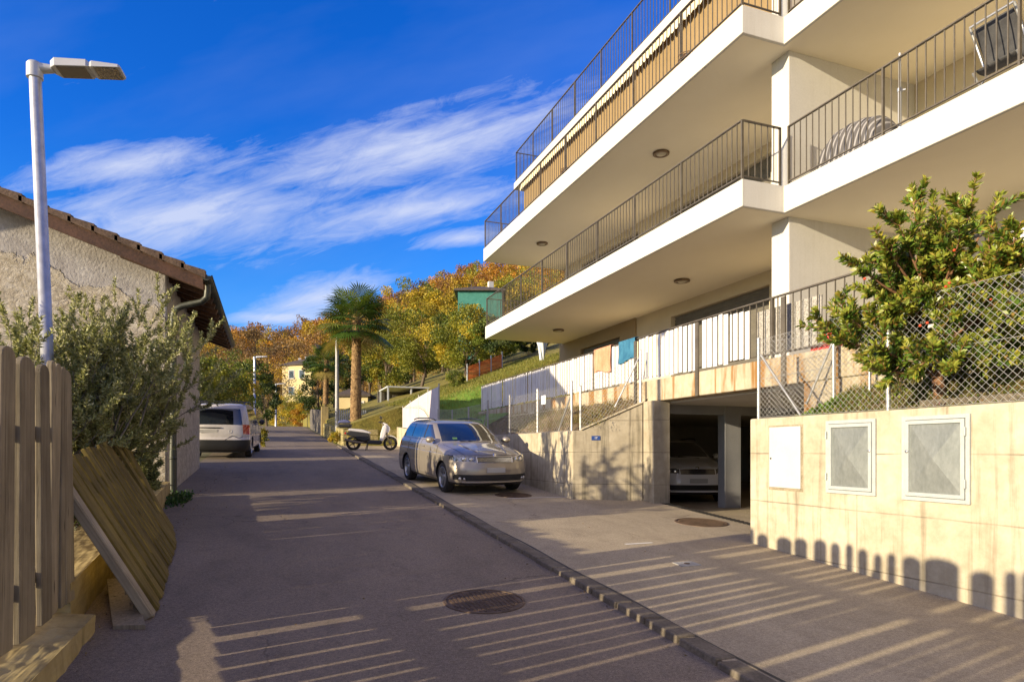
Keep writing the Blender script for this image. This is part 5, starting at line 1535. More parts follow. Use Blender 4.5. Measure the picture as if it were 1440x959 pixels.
class Skel:
    "random branching skeleton, metres"
    def __init__(s, seed): s.rs = np.random.default_rng(seed); s.br = []; s.tw = []
    def grow(s, p, d, L, r, lvl, spread=.6, up=.15, kids=(3, 5), shrink=.68, wig=.12, n=5, first=.35):
        pts = [np.array(p, float)]; d = np.array(d, float); d /= np.linalg.norm(d)
        for i in range(n):
            d = d+s.rs.normal(size=3)*wig+np.array([0, 0, up*.3]); d /= np.linalg.norm(d)
            pts.append(pts[-1]+d*L/n)
        r1 = r*(.45 if lvl else .25)
        s.br.append((pts, [r+(r1-r)*i/n for i in range(n+1)], lvl))
        if lvl == 0: s.tw.append(pts); return
        k = s.rs.integers(kids[0], kids[1]+1)
        for j in range(k):
            f = first+(1-first)*(j+s.rs.random()*.8)/k; f = min(f, 1)
            q_ = f*n; i = min(int(q_), n-1); b = pts[i]+(pts[i+1]-pts[i])*(q_-i)
            a = s.rs.normal(size=3); a -= d*a.dot(d); a /= np.linalg.norm(a)
            nd = d*(1-spread*.6)+a*spread+np.array([0, 0, up])
            s.grow(b, nd, L*shrink*s.rs.uniform(.75, 1.15), max(r*(1-.5*f)*.6, .004), lvl-1, spread, up, kids, shrink, wig, max(3, n-1), first*.8)
        s.grow(pts[-1], d, L*shrink, r1, lvl-1, spread, up, kids, shrink, wig, max(3, n-1), first*.8)
    def build(s, name, mat, parent, minr=.0):
        mb = MB(1)
        for pts, r, lvl in s.br:
            if r[0] < minr: continue
            mb.tube(pts, r, 8 if r[0] > .04 else (5 if r[0] > .012 else 3), cap=False)
        return mb.build(name, MT[mat], parent)

# olive shrubs behind the fence
def olive(x, y, zb, h, seed, label, n_per=34, lean=(0, 0)):
    n_per = int(n_per*2.6)
    t = thing('olive_tree', (x, y, zb), label, 'olive tree')
    b = Vector((x, y, zb))*K; s = Skel(seed); rs = s.rs
    for k in range(5):
        a = rs.uniform(0, 6.28); d = (math.cos(a)*.38+lean[0], math.sin(a)*.38+lean[1], 1)
        s.grow((b.x+.08*math.cos(a), b.y+.08*math.sin(a), b.z-.05), d, h*.46, .035, 3, spread=.62, up=.30, kids=(3, 4), shrink=.60, wig=.11, first=.15)
    s.build('branches', 'bark_grey', t)
    P = []; D = []
    for pts in s.tw:
        pts = np.array(pts); m = n_per
        f = rs.random(m)*(len(pts)-1); i = np.minimum(f.astype(int), len(pts)-2)
        p = pts[i]+(pts[i+1]-pts[i])*(f-i)[:, None]; ax = (pts[-1]-pts[0]); ax /= np.linalg.norm(ax)+1e-6
        P.append(p); D.append(rdir(rs, m)*.9+ax*.8+np.array([0, 0, .1]))
    P = np.concatenate(P); D = np.concatenate(D); n = len(P)
    print('olive leaves', n)
    leafmesh('foliage', P, D, rs.uniform(.04, .07, n), rs.uniform(.012, .019, n), tints(rs, n, [(.34, .34, .13), (.26, .27, .09), (.46, .44, .22), (.17, .19, .06)]), 'leaf_olive', t, rs)
    return t
olive(-2.05, 9.2, .75, 3.5, 11, 'large grey-green olive tree spreading before the stone gable, behind the leaning planks', lean=(.12, .0))
olive(-2.45, 7.3, .75, 2.9, 12, 'leafy olive tree close behind the picket fence and the near street lamp', n_per=34)
olive(-1.95, 8.1, .75, 2.5, 14, 'low olive bush under the large olive, right above the leaning planks', n_per=34, lean=(.2, .2))
olive(-2.05, 10.7, .85, 2.1, 17, 'low olive shoots in front of the downpipe at the house corner', n_per=26, lean=(.15, .0))
olive(-1.8, 9.3, .7, 1.0, 19, 'small dense olive sprouts at the far end of the leaning planks', n_per=40, lean=(.1, .3))
olive(-2.1, 9.9, .8, 2.0, 18, 'olive bush between the large olive and the house corner', n_per=40, lean=(.2, .0))

# strawberry tree in the planting bed
def shrub_right():
    bx, by, bz = 5.82, 4.22, 1.98
    t = thing('strawberry_tree', (bx, by, bz), 'bushy evergreen tree with glossy leaves and a few red fruits behind the mesh fence', 'tree')
    rs = np.random.default_rng(7); r = random.Random(7)
    b = np.array([bx, by, bz])*K
    tips = [(1375, 246), (1352, 318), (1285, 262), (1312, 272), (1262, 300), (1228, 322), (1196, 362), (1160, 432), (1142, 446), (1176, 474), (1206, 402), (1236, 372), (1330, 296), (1404, 272), (1432, 312), (1446, 352),
            (1398, 352), (1424, 402), (1366, 392), (1300, 346), (1268, 366), (1335, 424), (1392, 462), (1352, 494), (1246, 436), (1290, 442), (1226, 484), (1218, 516), (1264, 506), (1424, 452), (1318, 380), (1250, 410), (1384, 330), (1410, 500), (1216, 450), (1276, 405), (1340, 360), (1372, 436), (1190, 442), (1300, 480),
            (1284, 430), (1310, 440), (1330, 460), (1356, 440), (1376, 480), (1300, 512), (1330, 520), (1366, 520), (1282, 520), (1404, 436), (1412, 474), (1260, 476), (1240, 520), (1345, 400), (1312, 410), (1240, 456), (1388, 508), (1428, 486), (1350, 280), (1240, 344), (1290, 318), (1316, 330)]
    forks = [np.array([bx-.02, by+.10, bz+.34])*K, np.array([bx+.02, by-.12, bz+.42])*K, np.array([bx-.06, by+.42, bz+.55])*K, np.array([bx+.0, by-.42, bz+.75])*K, np.array([bx-.0, by+.05, bz+.85])*K]
    mb = MB(1)
    f0 = b+np.array([0, .04, .26])
    mb.tube([b-np.array([0, 0, .1]), b+np.array([.02, .03, .1]), f0], [.075, .062, .05], 10)
    for f in forks:
        mid = (f0+f)/2+rs.normal(size=3)*.03
        mb.tube([f0, mid, f], [.045, .036, .028], 8)
    P = []; D = []; T = []; stems = []
    cols_new = [(.40, .36, .05), (.30, .34, .045)]; cols = [(.10, .18, .024), (.13, .21, .028), (.06, .12, .018), (.19, .24, .033), (.22, .14, .03)]
    for k, (px, py) in enumerate(tips):
        px += r.uniform(-6, 6); D_ = r.uniform(5.35, 6.55)-(px-1310)*.0028
        tip = np.array(PX(px, py, D_))*K
        f = min(forks, key=lambda q_: np.linalg.norm(q_-tip)+r.uniform(0, .4))
        L = np.linalg.norm(tip-f); ctrl = f+(tip-f)*.5+np.array([0, 0, -.12*L])+rs.normal(size=3)*.04
        pts = [(1-u_)**2*f+2*u_*(1-u_)*ctrl+u_*u_*tip for u_ in np.linspace(0, 1, 9)]
        mb.tube(pts, [.020-.015*i/8 for i in range(9)], 6, cap=False)
        stems.append((pts, 1.0))
        # side shoots
        for m in range(r.randint(9, 13)):
            i = r.randint(2, 7); st = pts[i]; ax = pts[min(i+1, 8)]-pts[i]; ax /= np.linalg.norm(ax)
            dd = rdir(rs, 1)[0]; dd -= ax*dd.dot(ax)*.3; dd = dd*.8+ax*.5+np.array([0, 0, .45]); dd /= np.linalg.norm(dd)
            e = st+dd*r.uniform(.12, .34)
            p3 = [st, (st+e)/2+np.array([0, 0, -.01]), e]; mb.tube(p3, [.006, .0045, .003], 4, cap=False); stems.append((p3, .6))
    for pts, w in stems:
        pts = np.array(pts); n = int(60*w) + 28
        seglen = np.linalg.norm(pts[-1]-pts[0])
        lo = max(0, 1-.36/seglen) if w == 1.0 else .15
        f = (lo+(1-lo)*rs.random(n)**.8)*(len(pts)-1); i = np.minimum(f.astype(int), len(pts)-2)
        p = pts[i]+(pts[i+1]-pts[i])*(f-i)[:, None]
        ax = pts[-1]-pts[-2]; ax /= np.linalg.norm(ax)
        dd = rdir(rs, n); dd -= (dd@ax)[:, None]*ax; dd /= np.linalg.norm(dd, axis=1, keepdims=True)+1e-6
        dd = dd*.85+ax*rs.uniform(.35, 1.0, (n, 1))
        P.append(p); D.append(dd)
        c = tints(rs, n, cols); near = f > (len(pts)-1)*.8
        c2 = tints(rs, n, cols_new); c[near] = (c[near]*.45+c2[near]*.55)
        T.append(c)
    mb.build('trunk', MT['bark_red'], t)
    P = np.concatenate(P); D = np.concatenate(D); T = np.concatenate(T); n = len(P)
    leafmesh('foliage', P, D, rs.uniform(.055, .09, n), rs.uniform(.022, .034, n), T, 'leaf_gloss', t, rs)
    MT['fruit'] = plain('red_fruit', (.55, .06, .015), .4)
    for px, py in ((1335, 398), (1330, 403), (1393, 421), (1294, 458), (1304, 454), (1396, 318), (1342, 352), (1216, 392)):
        c = PX(px, py, 5.35)
        MB(K).lathe(c-Vector((0, 0, .012)), (0, 0, 1), [(.001, 0), (.009, .004), (.013, .012), (.009, .02), (.001, .024)], 10).build('fruit', MT['fruit'], t)
shrub_right()

def cover(name, label, cat, area, n, lh, cols, mat='leaf', zfun=None, kind=None, clump=.0, upw=.8, wr=.3, seed=1, s=K):
    "low plants: leaves standing on a surface; area (x0,x1,y0,y1) in layout units"
    rs = np.random.default_rng(seed); x0, x1, y0, y1 = area
    if clump:
        m = max(3, n//40); cx = rs.uniform(x0, x1, m); cy_ = rs.uniform(y0, y1, m); i = rs.integers(0, m, n)
        x = cx[i]+rs.normal(size=n)*clump; y = cy_[i]+rs.normal(size=n)*clump*1.4
        hh = np.exp(-((x-cx[i])**2+(y-cy_[i])**2)/(clump*1.5)**2)*rs.random(n)
    else: x = rs.uniform(x0, x1, n); y = rs.uniform(y0, y1, n); hh = rs.random(n)*.3
    ok = (x > x0-.02) & (x < x1+.02); x, y, hh = x[ok], y[ok], hh[ok]; n = len(x)
    z = np.array([zfun(a, b_) for a, b_ in zip(x, y)])+hh*lh[1]*1.2-.01
    D = rdir(rs, n)*(1-upw)+np.array([0, 0, upw])
    o = leafmesh(name, np.stack([x, y, z], 1)*s, D, rs.uniform(lh[0], lh[1], n), rs.uniform(lh[0], lh[1], n)*wr, tints(rs, n, cols, .35), mat, None, rs)
    return tag(o, label, cat, None, kind)
G1 = [(.14, .20, .02), (.20, .24, .03), (.09, .14, .02)]; G2 = [(.20, .17, .05), (.26, .20, .06), (.12, .14, .03), (.16, .09, .03)]
cover('ground_cover', 'low green plants covering the planting bed', 'ground cover', (5.55, 6.12, 2.0, 5.9), 9000, (.02, .06), G1+G2, zfun=bedz, kind='stuff', clump=.09, upw=.45, wr=.5, seed=3)
cover('grass', 'short grass along the wall top', 'grass', (5.5, 6.12, 1.6, 6.0), 9000, (.03, .09), G1+G2, zfun=bedz, kind='stuff', upw=.75, wr=.09, seed=4)
cover('grass', 'dry grass on the soil bank', 'grass', (5.08, 6.1, 9.9, 17.4), 14000, (.03, .10), G2, zfun=hz, kind='stuff', clump=.12, upw=.7, wr=.10, seed=5)
cover('grass', 'grass on the hillside', 'grass', (5.1, 12, 18.5, 31), 60000, (.05, .16), [(.20, .20, .03), (.28, .24, .05), (.14, .17, .025)], zfun=hz, kind='stuff', upw=.7, wr=.12, seed=6)
cover('leafy_plant', 'leafy dark green weed growing at the foot of the downpipe', 'plant', (-1.5, -1.2, 10.8, 11.8), 700, (.04, .09), [(.03, .08, .015), (.05, .11, .02)], zfun=lambda x, y: road_z(y)+.02, clump=.12, upw=.5, wr=.5, seed=7)
cover('leafy_plant', 'dark red succulent plant at the front of the planting bed', 'plant', (5.58, 5.70, 4.0, 4.2), 160, (.03, .06), [(.14, .03, .03), (.10, .035, .03)], zfun=bedz, clump=.05, upw=.5, wr=.5, seed=8, mat='leaf_gloss')
cover('leafy_plant', 'bright green leafy plant beside the fence brace in the bed', 'plant', (5.55, 5.9, 5.35, 5.8), 1300, (.03, .07), [(.14, .26, .02), (.10, .20, .02)], zfun=bedz, clump=.12, upw=.5, wr=.5, seed=9)
cover('undergrowth', 'weeds on the garden soil', 'ground cover', (-3.6, -1.65, 4.9, 11.4), 9000, (.03, .08), [(.06, .08, .02), (.10, .10, .03), (.12, .08, .03)], zfun=lambda x, y: road_z(y)+.3, kind='stuff', clump=.15, upw=.5, wr=.4, seed=10)
# fallen leaves and grit at the edges of the road
rs = np.random.default_rng(77); n = 420
yy = rs.uniform(3, 22, n); side = rs.random(n) < .6
xx = np.where(side, -1.0-rs.exponential(.10, n), 2.47-rs.exponential(.10, n)); xx = np.where(rs.random(n) < .15, rs.uniform(-1, 4.6, n), xx); xx = np.maximum(xx, -1.25)
zz = np.array([road_z(b_)+(.04 if a > 2.5 else .008) for a, b_ in zip(xx, yy)])
tag(leafmesh('fallen_leaves', np.stack([xx, yy, zz], 1)*K, np.stack([rs.normal(size=n), rs.normal(size=n), np.abs(rs.normal(size=n))*.12], 1), rs.uniform(.012, .032, n), rs.uniform(.008, .02, n), tints(rs, n, [(.16, .10, .04), (.10, .06, .03), (.20, .15, .07)]), 'leaf', None, rs), kind='stuff')

# ---------------------------------------------------------------- palm
def palm(x, y, zb, h, R, seed, label, r0=.21, nf=46, detail=True):
    t = thing('palm_tree', (x, y, zb), label, 'palm tree')
    rs = np.random.default_rng(seed); b = np.array([x, y, zb])*K; top_ = b+np.array([.06, 0, h])
    mb = MB(1); n = 46
    pts = [b+(top_-b)*i/n for i in range(n+1)]; rr = [r0*(1.25-.35*i/n)*(1+.10*(i % 2)+rs.uniform(-.05, .05)) for i in range(n+1)]
    mb.tube(pts, rr, 14)
    for k in range(900 if detail else 200):  # ragged leaf bases
        z = rs.random(); a = rs.uniform(0, 6.28); p = b+(top_-b)*z; r_ = r0*(1.22-.35*z)
        e = np.array([math.cos(a), math.sin(a), 0]); q_ = p+e*r_*.95; w = np.array([-e[1], e[0], 0])*rs.uniform(.015, .04); L = rs.uniform(.05, .13)
        mb.add([q_-w, q_+w, q_+w*.5+e*rs.uniform(.02, .06)+np.array([0, 0, L]), q_-w*.5+e*.04+np.array([0, 0, L])], [(0, 1, 2, 3)])
    MT.setdefault('palm_trunk', surf('palm_fibre', (.11, .06, .025), (.34, .22, .10), 14, .95, .8, 30, stretch=(1, 1, .5), fine=.6))
    mb.build('trunk', MT['palm_trunk'], t)
    stalks = MB(1); V = []; T = []
    P = []; D = []; Ls = []; Ws = []; C = []
    quads = []
    for k in range(nf):
        a = k*2.399+rs.uniform(-.2, .2); f = (k+.5)/nf
        el = rad(66)-f*rad(98)+rs.uniform(-.1, .1)
        L = R*rs.uniform(.48, .62)
        e = np.array([math.cos(a), math.sin(a), 0]); d0 = e*math.cos(el)+np.array([0, 0, math.sin(el)])
        p0 = top_+np.array([0, 0, -.10-.25*f]); p1 = p0+d0*L*.6+np.array([0, 0, .03]); p2 = p0+d0*L+np.array([0, 0, -.10*L])
        stalks.tube([p0, p1, p2], [.016, .012, .009], 4, cap=False)
        ax = p2-p1; ax /= np.linalg.norm(ax); sd = np.cross(ax, [0, 0, 1]); sd /= np.linalg.norm(sd)+1e-6; up_ = np.cross(sd, ax)
        fr = R*rs.uniform(.42, .52)
        base = np.array([(.05, .10, .018), (.09, .15, .025), (.16, .20, .04)][rs.integers(0, 3)])
        if f > .93: base = np.array([.26, .20, .06])
        m = 30
        for i in range(m):
            th = rad(-150)+rad(300)*(i+.5)/m
            dd = ax*math.cos(th)+sd*math.sin(th)+up_*(-.12+.18*math.cos(th)); 
            ll = fr*(.75+.25*math.cos(th/2))*rs.uniform(.92, 1.05)
            tip = p2+dd*ll+np.array([0, 0, -.20*ll*rs.uniform(.3, 1.2)])
            mid = p2+dd*ll*.58; w = np.cross(dd, up_); w = w/(np.linalg.norm(w)+1e-6)*.036
            quads.append([p2, mid+w, tip, mid-w]); C.append(base*rs.uniform(.75, 1.3))
    stalks.build('leaf_stalks', MT['leafstalk'] if 'leafstalk' in MT else MT.setdefault('leafstalk', surf('leaf_stalk', (.10, .13, .03), (.18, .20, .05), 5, .6, .1, 40)), t)
    v = np.array(quads)-np.array(org(t)); n = len(v)
    me = bpy.data.meshes.new('fronds'); me.vertices.add(4*n); me.vertices.foreach_set('co', v.ravel()); me.loops.add(4*n); me.loops.foreach_set('vertex_index', np.arange(4*n, dtype=np.int32))
    me.polygons.add(n); me.polygons.foreach_set('loop_start', np.arange(0, 4*n, 4, dtype=np.int32)); me.polygons.foreach_set('loop_total', np.full(n, 4, np.int32))
    ca = me.color_attributes.new('tint', 'FLOAT_COLOR', 'POINT'); c = np.ones((n, 4, 4)); c[:, :, :3] = np.clip(np.array(C), 0, 1).reshape(n, 1, 3); ca.data.foreach_set('color', c.ravel())
    me.update(); me.materials.append(MT['leaf_gloss']); o = bpy.data.objects.new('fronds', me); COL.objects.link(o); o.parent = t
pp = PX(500, 600, 27.6); pt_ = PX(497, 446, 27.6)
palm(pp.x, pp.y, 2.45, (pt_.z-2.45)*K, 2.1, 3, 'tall fan palm with a shaggy trunk right of the slim pole')
p2_ = PX(458, 520, 41); palm(p2_.x, p2_.y, 4.4, 3.2, 1.9, 5, 'smaller second fan palm behind the slim pole, left of the tall palm', r0=.16, nf=30, detail=False)

# ---------------------------------------------------------------- broad-leaved trees
def broad(px, D, ztop_py, wpx, cols, label, seed, leaf=.16, nl=5200, base_z=None, group=None, name='tree', cat='tree', thin=0, squash=1.0, trunk=True, low=.25):
    "a tree whose crown top is seen at ztop_py and whose crown is about wpx wide in the photograph"
    rs = np.random.default_rng(seed); c = PX(px, 633, D)
    bz = base_z if base_z is not None else (hz(c.x, c.y) if c.x > 2.9 and c.y > 18 else road_z(c.y)+max(0, c.y-85)*.22)
    zt = EYE+(633-ztop_py)/FPX*D; Hh = (zt-bz)*K; R_ = wpx/2/FPX*D*K
    t = thing(name, (c.x, c.y, bz), label, cat, group)
    b = np.array([c.x, c.y, bz])*K
    s = Skel(seed)
    if trunk:
        s.grow(b-np.array([0, 0, .3]), (rs.normal()*.05, rs.normal()*.05, 1), Hh*.42, max(.06, Hh*.022), 3, spread=.75*min(1.3, R_/Hh*1.9), up=.25, kids=(3, 5), shrink=.66, wig=.10, first=.35)
        s.build('trunk', 'bark', t, minr=.012)
    # clumps fill an uneven crown
    nc = 46; cen = []
    zc = Hh*(low+(1-low)/2); rz_h = Hh*(1-low)/2
    lob = [(rs.uniform(0, 6.28), rs.uniform(-.6, .9), rs.uniform(.75, 1.18)) for _ in range(7)]
    while len(cen) < nc:
        d_ = rdir(rs, 1)[0]; rad_ = rs.uniform(.45, 1.0)**.6
        k_ = 1.0
        for a, e, m_ in lob:
            l = np.array([math.cos(a)*math.cos(e), math.sin(a)*math.cos(e), math.sin(e)]); k_ += (m_-1)*max(0, d_.dot(l))**3
        cen.append(b+np.array([d_[0]*R_*rad_*k_, d_[1]*R_*rad_*k_, zc+d_[2]*rz_h*rad_*k_]))
    cen = np.array(cen); cr = rs.uniform(.13, .26, nc)*min(R_, rz_h*1.3)*1.15
    nl2 = int(nl*(1-thin)); i = rs.integers(0, nc, nl2)
    d_ = rdir(rs, nl2); rr_ = rs.random((nl2, 1))**.42
    P = cen[i]+d_*rr_*cr[i][:, None]*np.array([1.15, 1.15, .8])
    P[:, 2] = np.maximum(P[:, 2], b[2]+.05)
    D = d_*.7+rdir(rs, nl2)*.7+np.array([0, 0, -.1])
    tc_ = tints(rs, nc, cols, .25)[i]*(1+rs.uniform(-.3, .3, (nl2, 1)))
    leafmesh('crown', P, D, rs.uniform(.6, 1.2, nl2)*leaf, rs.uniform(.4, .8, nl2)*leaf, np.clip(tc_, 0.004, 1), 'leaf', t, rs)
    return t
YG = [(.32, .28, .025), (.42, .32, .03), (.20, .22, .025)]; DG = [(.035, .06, .015), (.05, .08, .02), (.07, .09, .02)]; OR = [(.44, .20, .02), (.52, .28, .03), (.32, .15, .03)]
YE = [(.54, .38, .03), (.44, .32, .03), (.38, .24, .02)]; GR = [(.15, .19, .025), (.24, .24, .03), (.11, .14, .022)]; BR = [(.20, .11, .04), (.26, .14, .05), (.15, .10, .05)]
# left of the lane
broad(322, 31, 512, 95, YG+GR, 'yellow-green leafy tree rising right behind the white van', 31, leaf=.13, nl=9000)
broad(286, 27, 500, 90, GR, 'dark green bushy tree between the old house eave and the van', 32, leaf=.12, nl=8000)
broad(300, 46, 474, 90, BR+GR, 'half bare tree with brownish leaves above the van, under the eave corner', 33, leaf=.15, nl=3800)
broad(352, 42, 505, 50, DG+GR, 'dark narrow tree beside the second street lamp', 34, leaf=.15, nl=7000)
broad(376, 52, 520, 36, DG, 'dark shrub between the two far street lamps', 35, leaf=.16, nl=5000, name='shrub', cat='shrub', low=0)
broad(400, 66, 556, 52, YG+YE, 'bright yellow-green bush at the road end below the cream house', 36, leaf=.16, nl=6000, name='shrub', cat='shrub', low=0, base_z=3.2, trunk=False)
broad(427, 62, 566, 34, OR+YE, 'orange autumn bush at the road end', 37, leaf=.15, nl=5000, name='shrub', cat='shrub', low=0, base_z=3.2, trunk=False)
broad(418, 72, 545, 44, YG+GR, 'green bush just below the cream house windows', 38, leaf=.18, nl=5000, name='shrub', cat='shrub', low=0, base_z=3.4, trunk=False)
broad(368, 24.5, 600, 16, YG, 'small yellowish shrub at the road edge beside the van front', 39, leaf=.07, nl=1500, name='shrub', cat='shrub', low=0, trunk=False)
# centre and right
broad(452, 47, 500, 52, DG, 'dense dark green shrub over the grey wall left of the slim pole', 41, leaf=.15, nl=9000, name='shrub', cat='shrub', low=0, base_z=3.6)
broad(487, 52, 500, 50, DG+GR, 'dark tree directly behind the tall palm trunk', 42, leaf=.17, nl=7000)
broad(543, 48, 448, 96, YG+GR+GR, 'yellow-green autumn tree just right of the tall palm', 43, leaf=.17, nl=15000, low=.1)
broad(592, 40, 424, 116, YG+GR+GR, 'broad green and yellow tree above the white screen fence', 44, leaf=.14, nl=21000, low=.12)
broad(655, 36, 431, 112, GR+YG+YG, 'yellow-green tree left of the lowest balcony corner', 45, leaf=.13, nl=19000, low=.12)
broad(705, 34, 440, 96, GR+GR+DG, 'darker green tree half hidden under the lowest balcony', 46, leaf=.13, nl=11000)
broad(690, 44, 448, 78, GR+DG, 'round dark bush filling the gap below the teal house', 56, leaf=.15, nl=7000, name='shrub', cat='shrub', low=0)
broad(664, 44, 486, 52, GR+GR+DG, 'low green bush behind the orange net', 57, leaf=.13, nl=6000, name='shrub', cat='shrub', low=0, trunk=False)
broad(745, 38, 470, 60, DG, 'dark evergreen tree behind the grassy slope below the balcony', 47, leaf=.14, nl=8000)
broad(722, 56, 396, 90, YG+YE, 'sunny yellow tree seen through the lower balcony railing', 48, leaf=.2, nl=9000)
broad(572, 66, 398, 88, YE+YG, 'golden tree rising behind the palm crown', 49, leaf=.24, nl=9000)
broad(622, 62, 402, 70, YG+YE, 'pale yellow-green tree left of the teal house', 50, leaf=.22, nl=8000)
broad(520, 62, 470, 60, GR+YE, 'green-gold tree low behind the tall palm', 51, leaf=.22, nl=6000)
broad(640, 27.5, 520, 26, GR, 'small round green bush beside the orange net', 52, leaf=.07, nl=2500, name='shrub', cat='shrub', low=0, trunk=False)
q_ = PX(470, 612, 27.2)
broad(471, 27.0, 606, 16, YE+YG, 'small yellow shrub at the corner of the stone bed wall', 53, leaf=.06, nl=1800, name='shrub', cat='shrub', low=0, base_z=1.75, trunk=False)
# hedge / trees that stand left outside the picture and shade the lane
broad(150, 27, 470, 240, GR, 'green tree behind the old house', 54, leaf=.2, nl=6000)
broad(235, 36, 500, 170, GR, 'bushy green tree further behind the old house', 55, leaf=.2, nl=6000)

# far wood covering the hill: reads as one mass
def wood_mass():
    rs = np.random.default_rng(99); P = []; D = []; T = []; Lf = []
    spots = []
    for D_ in np.geomspace(64, 262, 32):
        step = 3.6/D_*FPX*1.25
        px = 250+rs.uniform(0, step)
        while px < 820:
            pxx = px+rs.uniform(-.4, .4)*step; dd = D_*rs.uniform(.97, 1.03); c = PX(pxx, 633, dd)
            px += step*rs.uniform(.8, 1.2)
            if c.x > 2.9: z = hz(c.x, c.y)
            else:
                if c.y < 84: continue
                z = road_z(c.y)+max(0, min(c.y, 205)-85)*.22-max(0, -c.x-25)*.08
            if c.y < 86 and c.x < 6: continue
            if abs(pxx-422) < 34 and dd < 100: continue
            if abs(pxx-668) < 34 and dd < 57: continue
            spots.append((c.x, c.y, z, dd, pxx))
    print('wood trees', len(spots))
    pal = [YE, YE, OR, OR, BR, YG, GR, [(.36, .20, .03)], [(.30, .13, .02)]]
    for (x, y, z, dd, px) in spots:
        h = rs.uniform(5.2, 8.2); r_ = rs.uniform(1.9, 2.9); nc = 15
        w = rs.random()
        if px < 520: pl = [BR, OR, [(.28, .17, .06)], BR, YE][rs.integers(0, 5)]
        else: pl = pal[rs.integers(0, len(pal))]
        n = int(np.clip(1000*(95/dd)**.9, 320, 1400))
        d_ = rdir(rs, nc); cen = np.stack([x+d_[:, 0]*r_*.75, y+d_[:, 1]*r_*.75, z+h*.58+d_[:, 2]*h*.36], 1)
        i = rs.integers(0, nc, n); o = rdir(rs, n)
        p = cen[i]+o*(rs.random((n, 1))**.4)*r_*.36
        P.append(p); D.append(o+rdir(rs, n)*.8); col_ = tints(rs, 1, pl, .15)*np.ones((n, 3))
        T.append(np.clip(col_*(1+rs.uniform(-.35, .35, (n, 1))), .004, 1)); Lf.append(np.full(n, .0055*dd*.42)*rs.uniform(.6, 1.3, n))
    P = np.concatenate(P)*K; D = np.concatenate(D); T = np.concatenate(T); Lf = np.concatenate(Lf)*K
    o = leafmesh('woodland', P, D, Lf, Lf*.75, T, 'leaf', None, rs)
    tag(o, 'autumn wood in gold, orange and brown covering the far hill', 'woodland', None, 'stuff')
    mb = MB()
    for (x, y, z, dd, px) in spots:
        if dd < 150: mb.tube([(x, y, z-.3), (x+rs.normal()*.2, y, z+3.5)], [.16, .08], 5, cap=False)
    tag(mb.build('woodland_trunks', MT['bark'], None), 'slim dark trunks of the autumn wood on the far hill', 'tree trunks', None, 'stuff')
wood_mass()

# ---------------------------------------------------------------- far buildings and walls
MT['cream'] = surf('cream_render', (.56, .46, .25), (.64, .53, .30), 1, .9, .1, 30, spec=.2)
MT['teal'] = surf('teal_cladding', (.03, .17, .14), (.05, .22, .18), 3, .7, .1, 30)
MT['dark_roof'] = surf('dark_roof', (.06, .045, .04), (.10, .08, .07), 4, .85, .2, 20)
MT['stone_dark'] = surf('dark_stone_wall', (.075, .07, .065), (.16, .14, .12), 5, .95, .7, 14, fine=.5, bdist=.03)
MT['stone_moss'] = surf('mossy_stone', (.22, .19, .07), (.36, .30, .14), 6, .95, .7, 18, fine=.5, bdist=.03)
c = PX(413, 575, 97)
zb = 5.6; zt_ = EYE+(633-512)/FPX*97
Y = thing('cream_house', (c.x, c.y, zb), 'tall cream yellow house above the road end with shuttered windows', 'house')
def house(parent, cx, cy, hw, hd, z0, z1, rot, mat, wins, roofmat, over=.35, rise=.9):
    R_ = Matrix.Rotation(rot, 3, 'Z')
    def W(x, y, z): p = R_ @ Vector((x, y, 0)); return Vector((cx+p.x, cy+p.y, z))
    mb = MB()
    def bx(x0, y0, z0_, x1, y1, z1_):
        v = [W(a, b_, c_) for c_ in (z0_, z1_) for a, b_ in ((x0, y0), (x1, y0), (x1, y1), (x0, y1))]
        return v, [(0,3,2,1),(4,5,6,7),(0,1,5,4),(1,2,6,5),(2,3,7,6),(3,0,4,7)]
    mb.add(*bx(-hw, -hd, z0, hw, hd, z1)); mb.build('wall', MT[mat], parent)
    mb = MB(); e = over
    v = [W(-hw-e, -hd-e, z1), W(hw+e, -hd-e, z1), W(hw+e, hd+e, z1), W(-hw-e, hd+e, z1), W(-hw*.2, -hd*.2, z1+rise), W(hw*.2, -hd*.2, z1+rise), W(hw*.2, hd*.2, z1+rise), W(-hw*.2, hd*.2, z1+rise)]
    v += [p-Vector((0, 0, .14)) for p in v[:4]]
    mb.add(v, [(0, 1, 5, 4), (1, 2, 6, 5), (2, 3, 7, 6), (3, 0, 4, 7), (4, 5, 6, 7), (8, 11, 10, 9), (8, 9, 1, 0), (9, 10, 2, 1), (10, 11, 3, 2), (11, 8, 0, 3)])
    rf = mb.build('roof', MT[roofmat], parent)
    for (face, u_, z, w, h) in wins:
        mb = MB(); pn = MB()
        if face == 'x': # face towards -x
            mb.add(*bx(-hw-.05, u_-w/2-.12, z-h/2-.12, -hw-.005, u_+w/2+.12, z+h/2+.12)); pn.add(*bx(-hw-.07, u_-w/2, z-h/2, -hw-.052, u_+w/2, z+h/2))
        else:
            mb.add(*bx(u_-w/2-.12, -hd-.05, z-h/2-.12, u_+w/2+.12, -hd-.005, z+h/2+.12)); pn.add(*bx(u_-w/2, -hd-.07, z-h/2, u_+w/2, -hd-.052, z+h/2))
        f = mb.build('window', MT['render_white'], parent); pn.build('pane', MT['window_dark'], f)
    return rf, W, bx
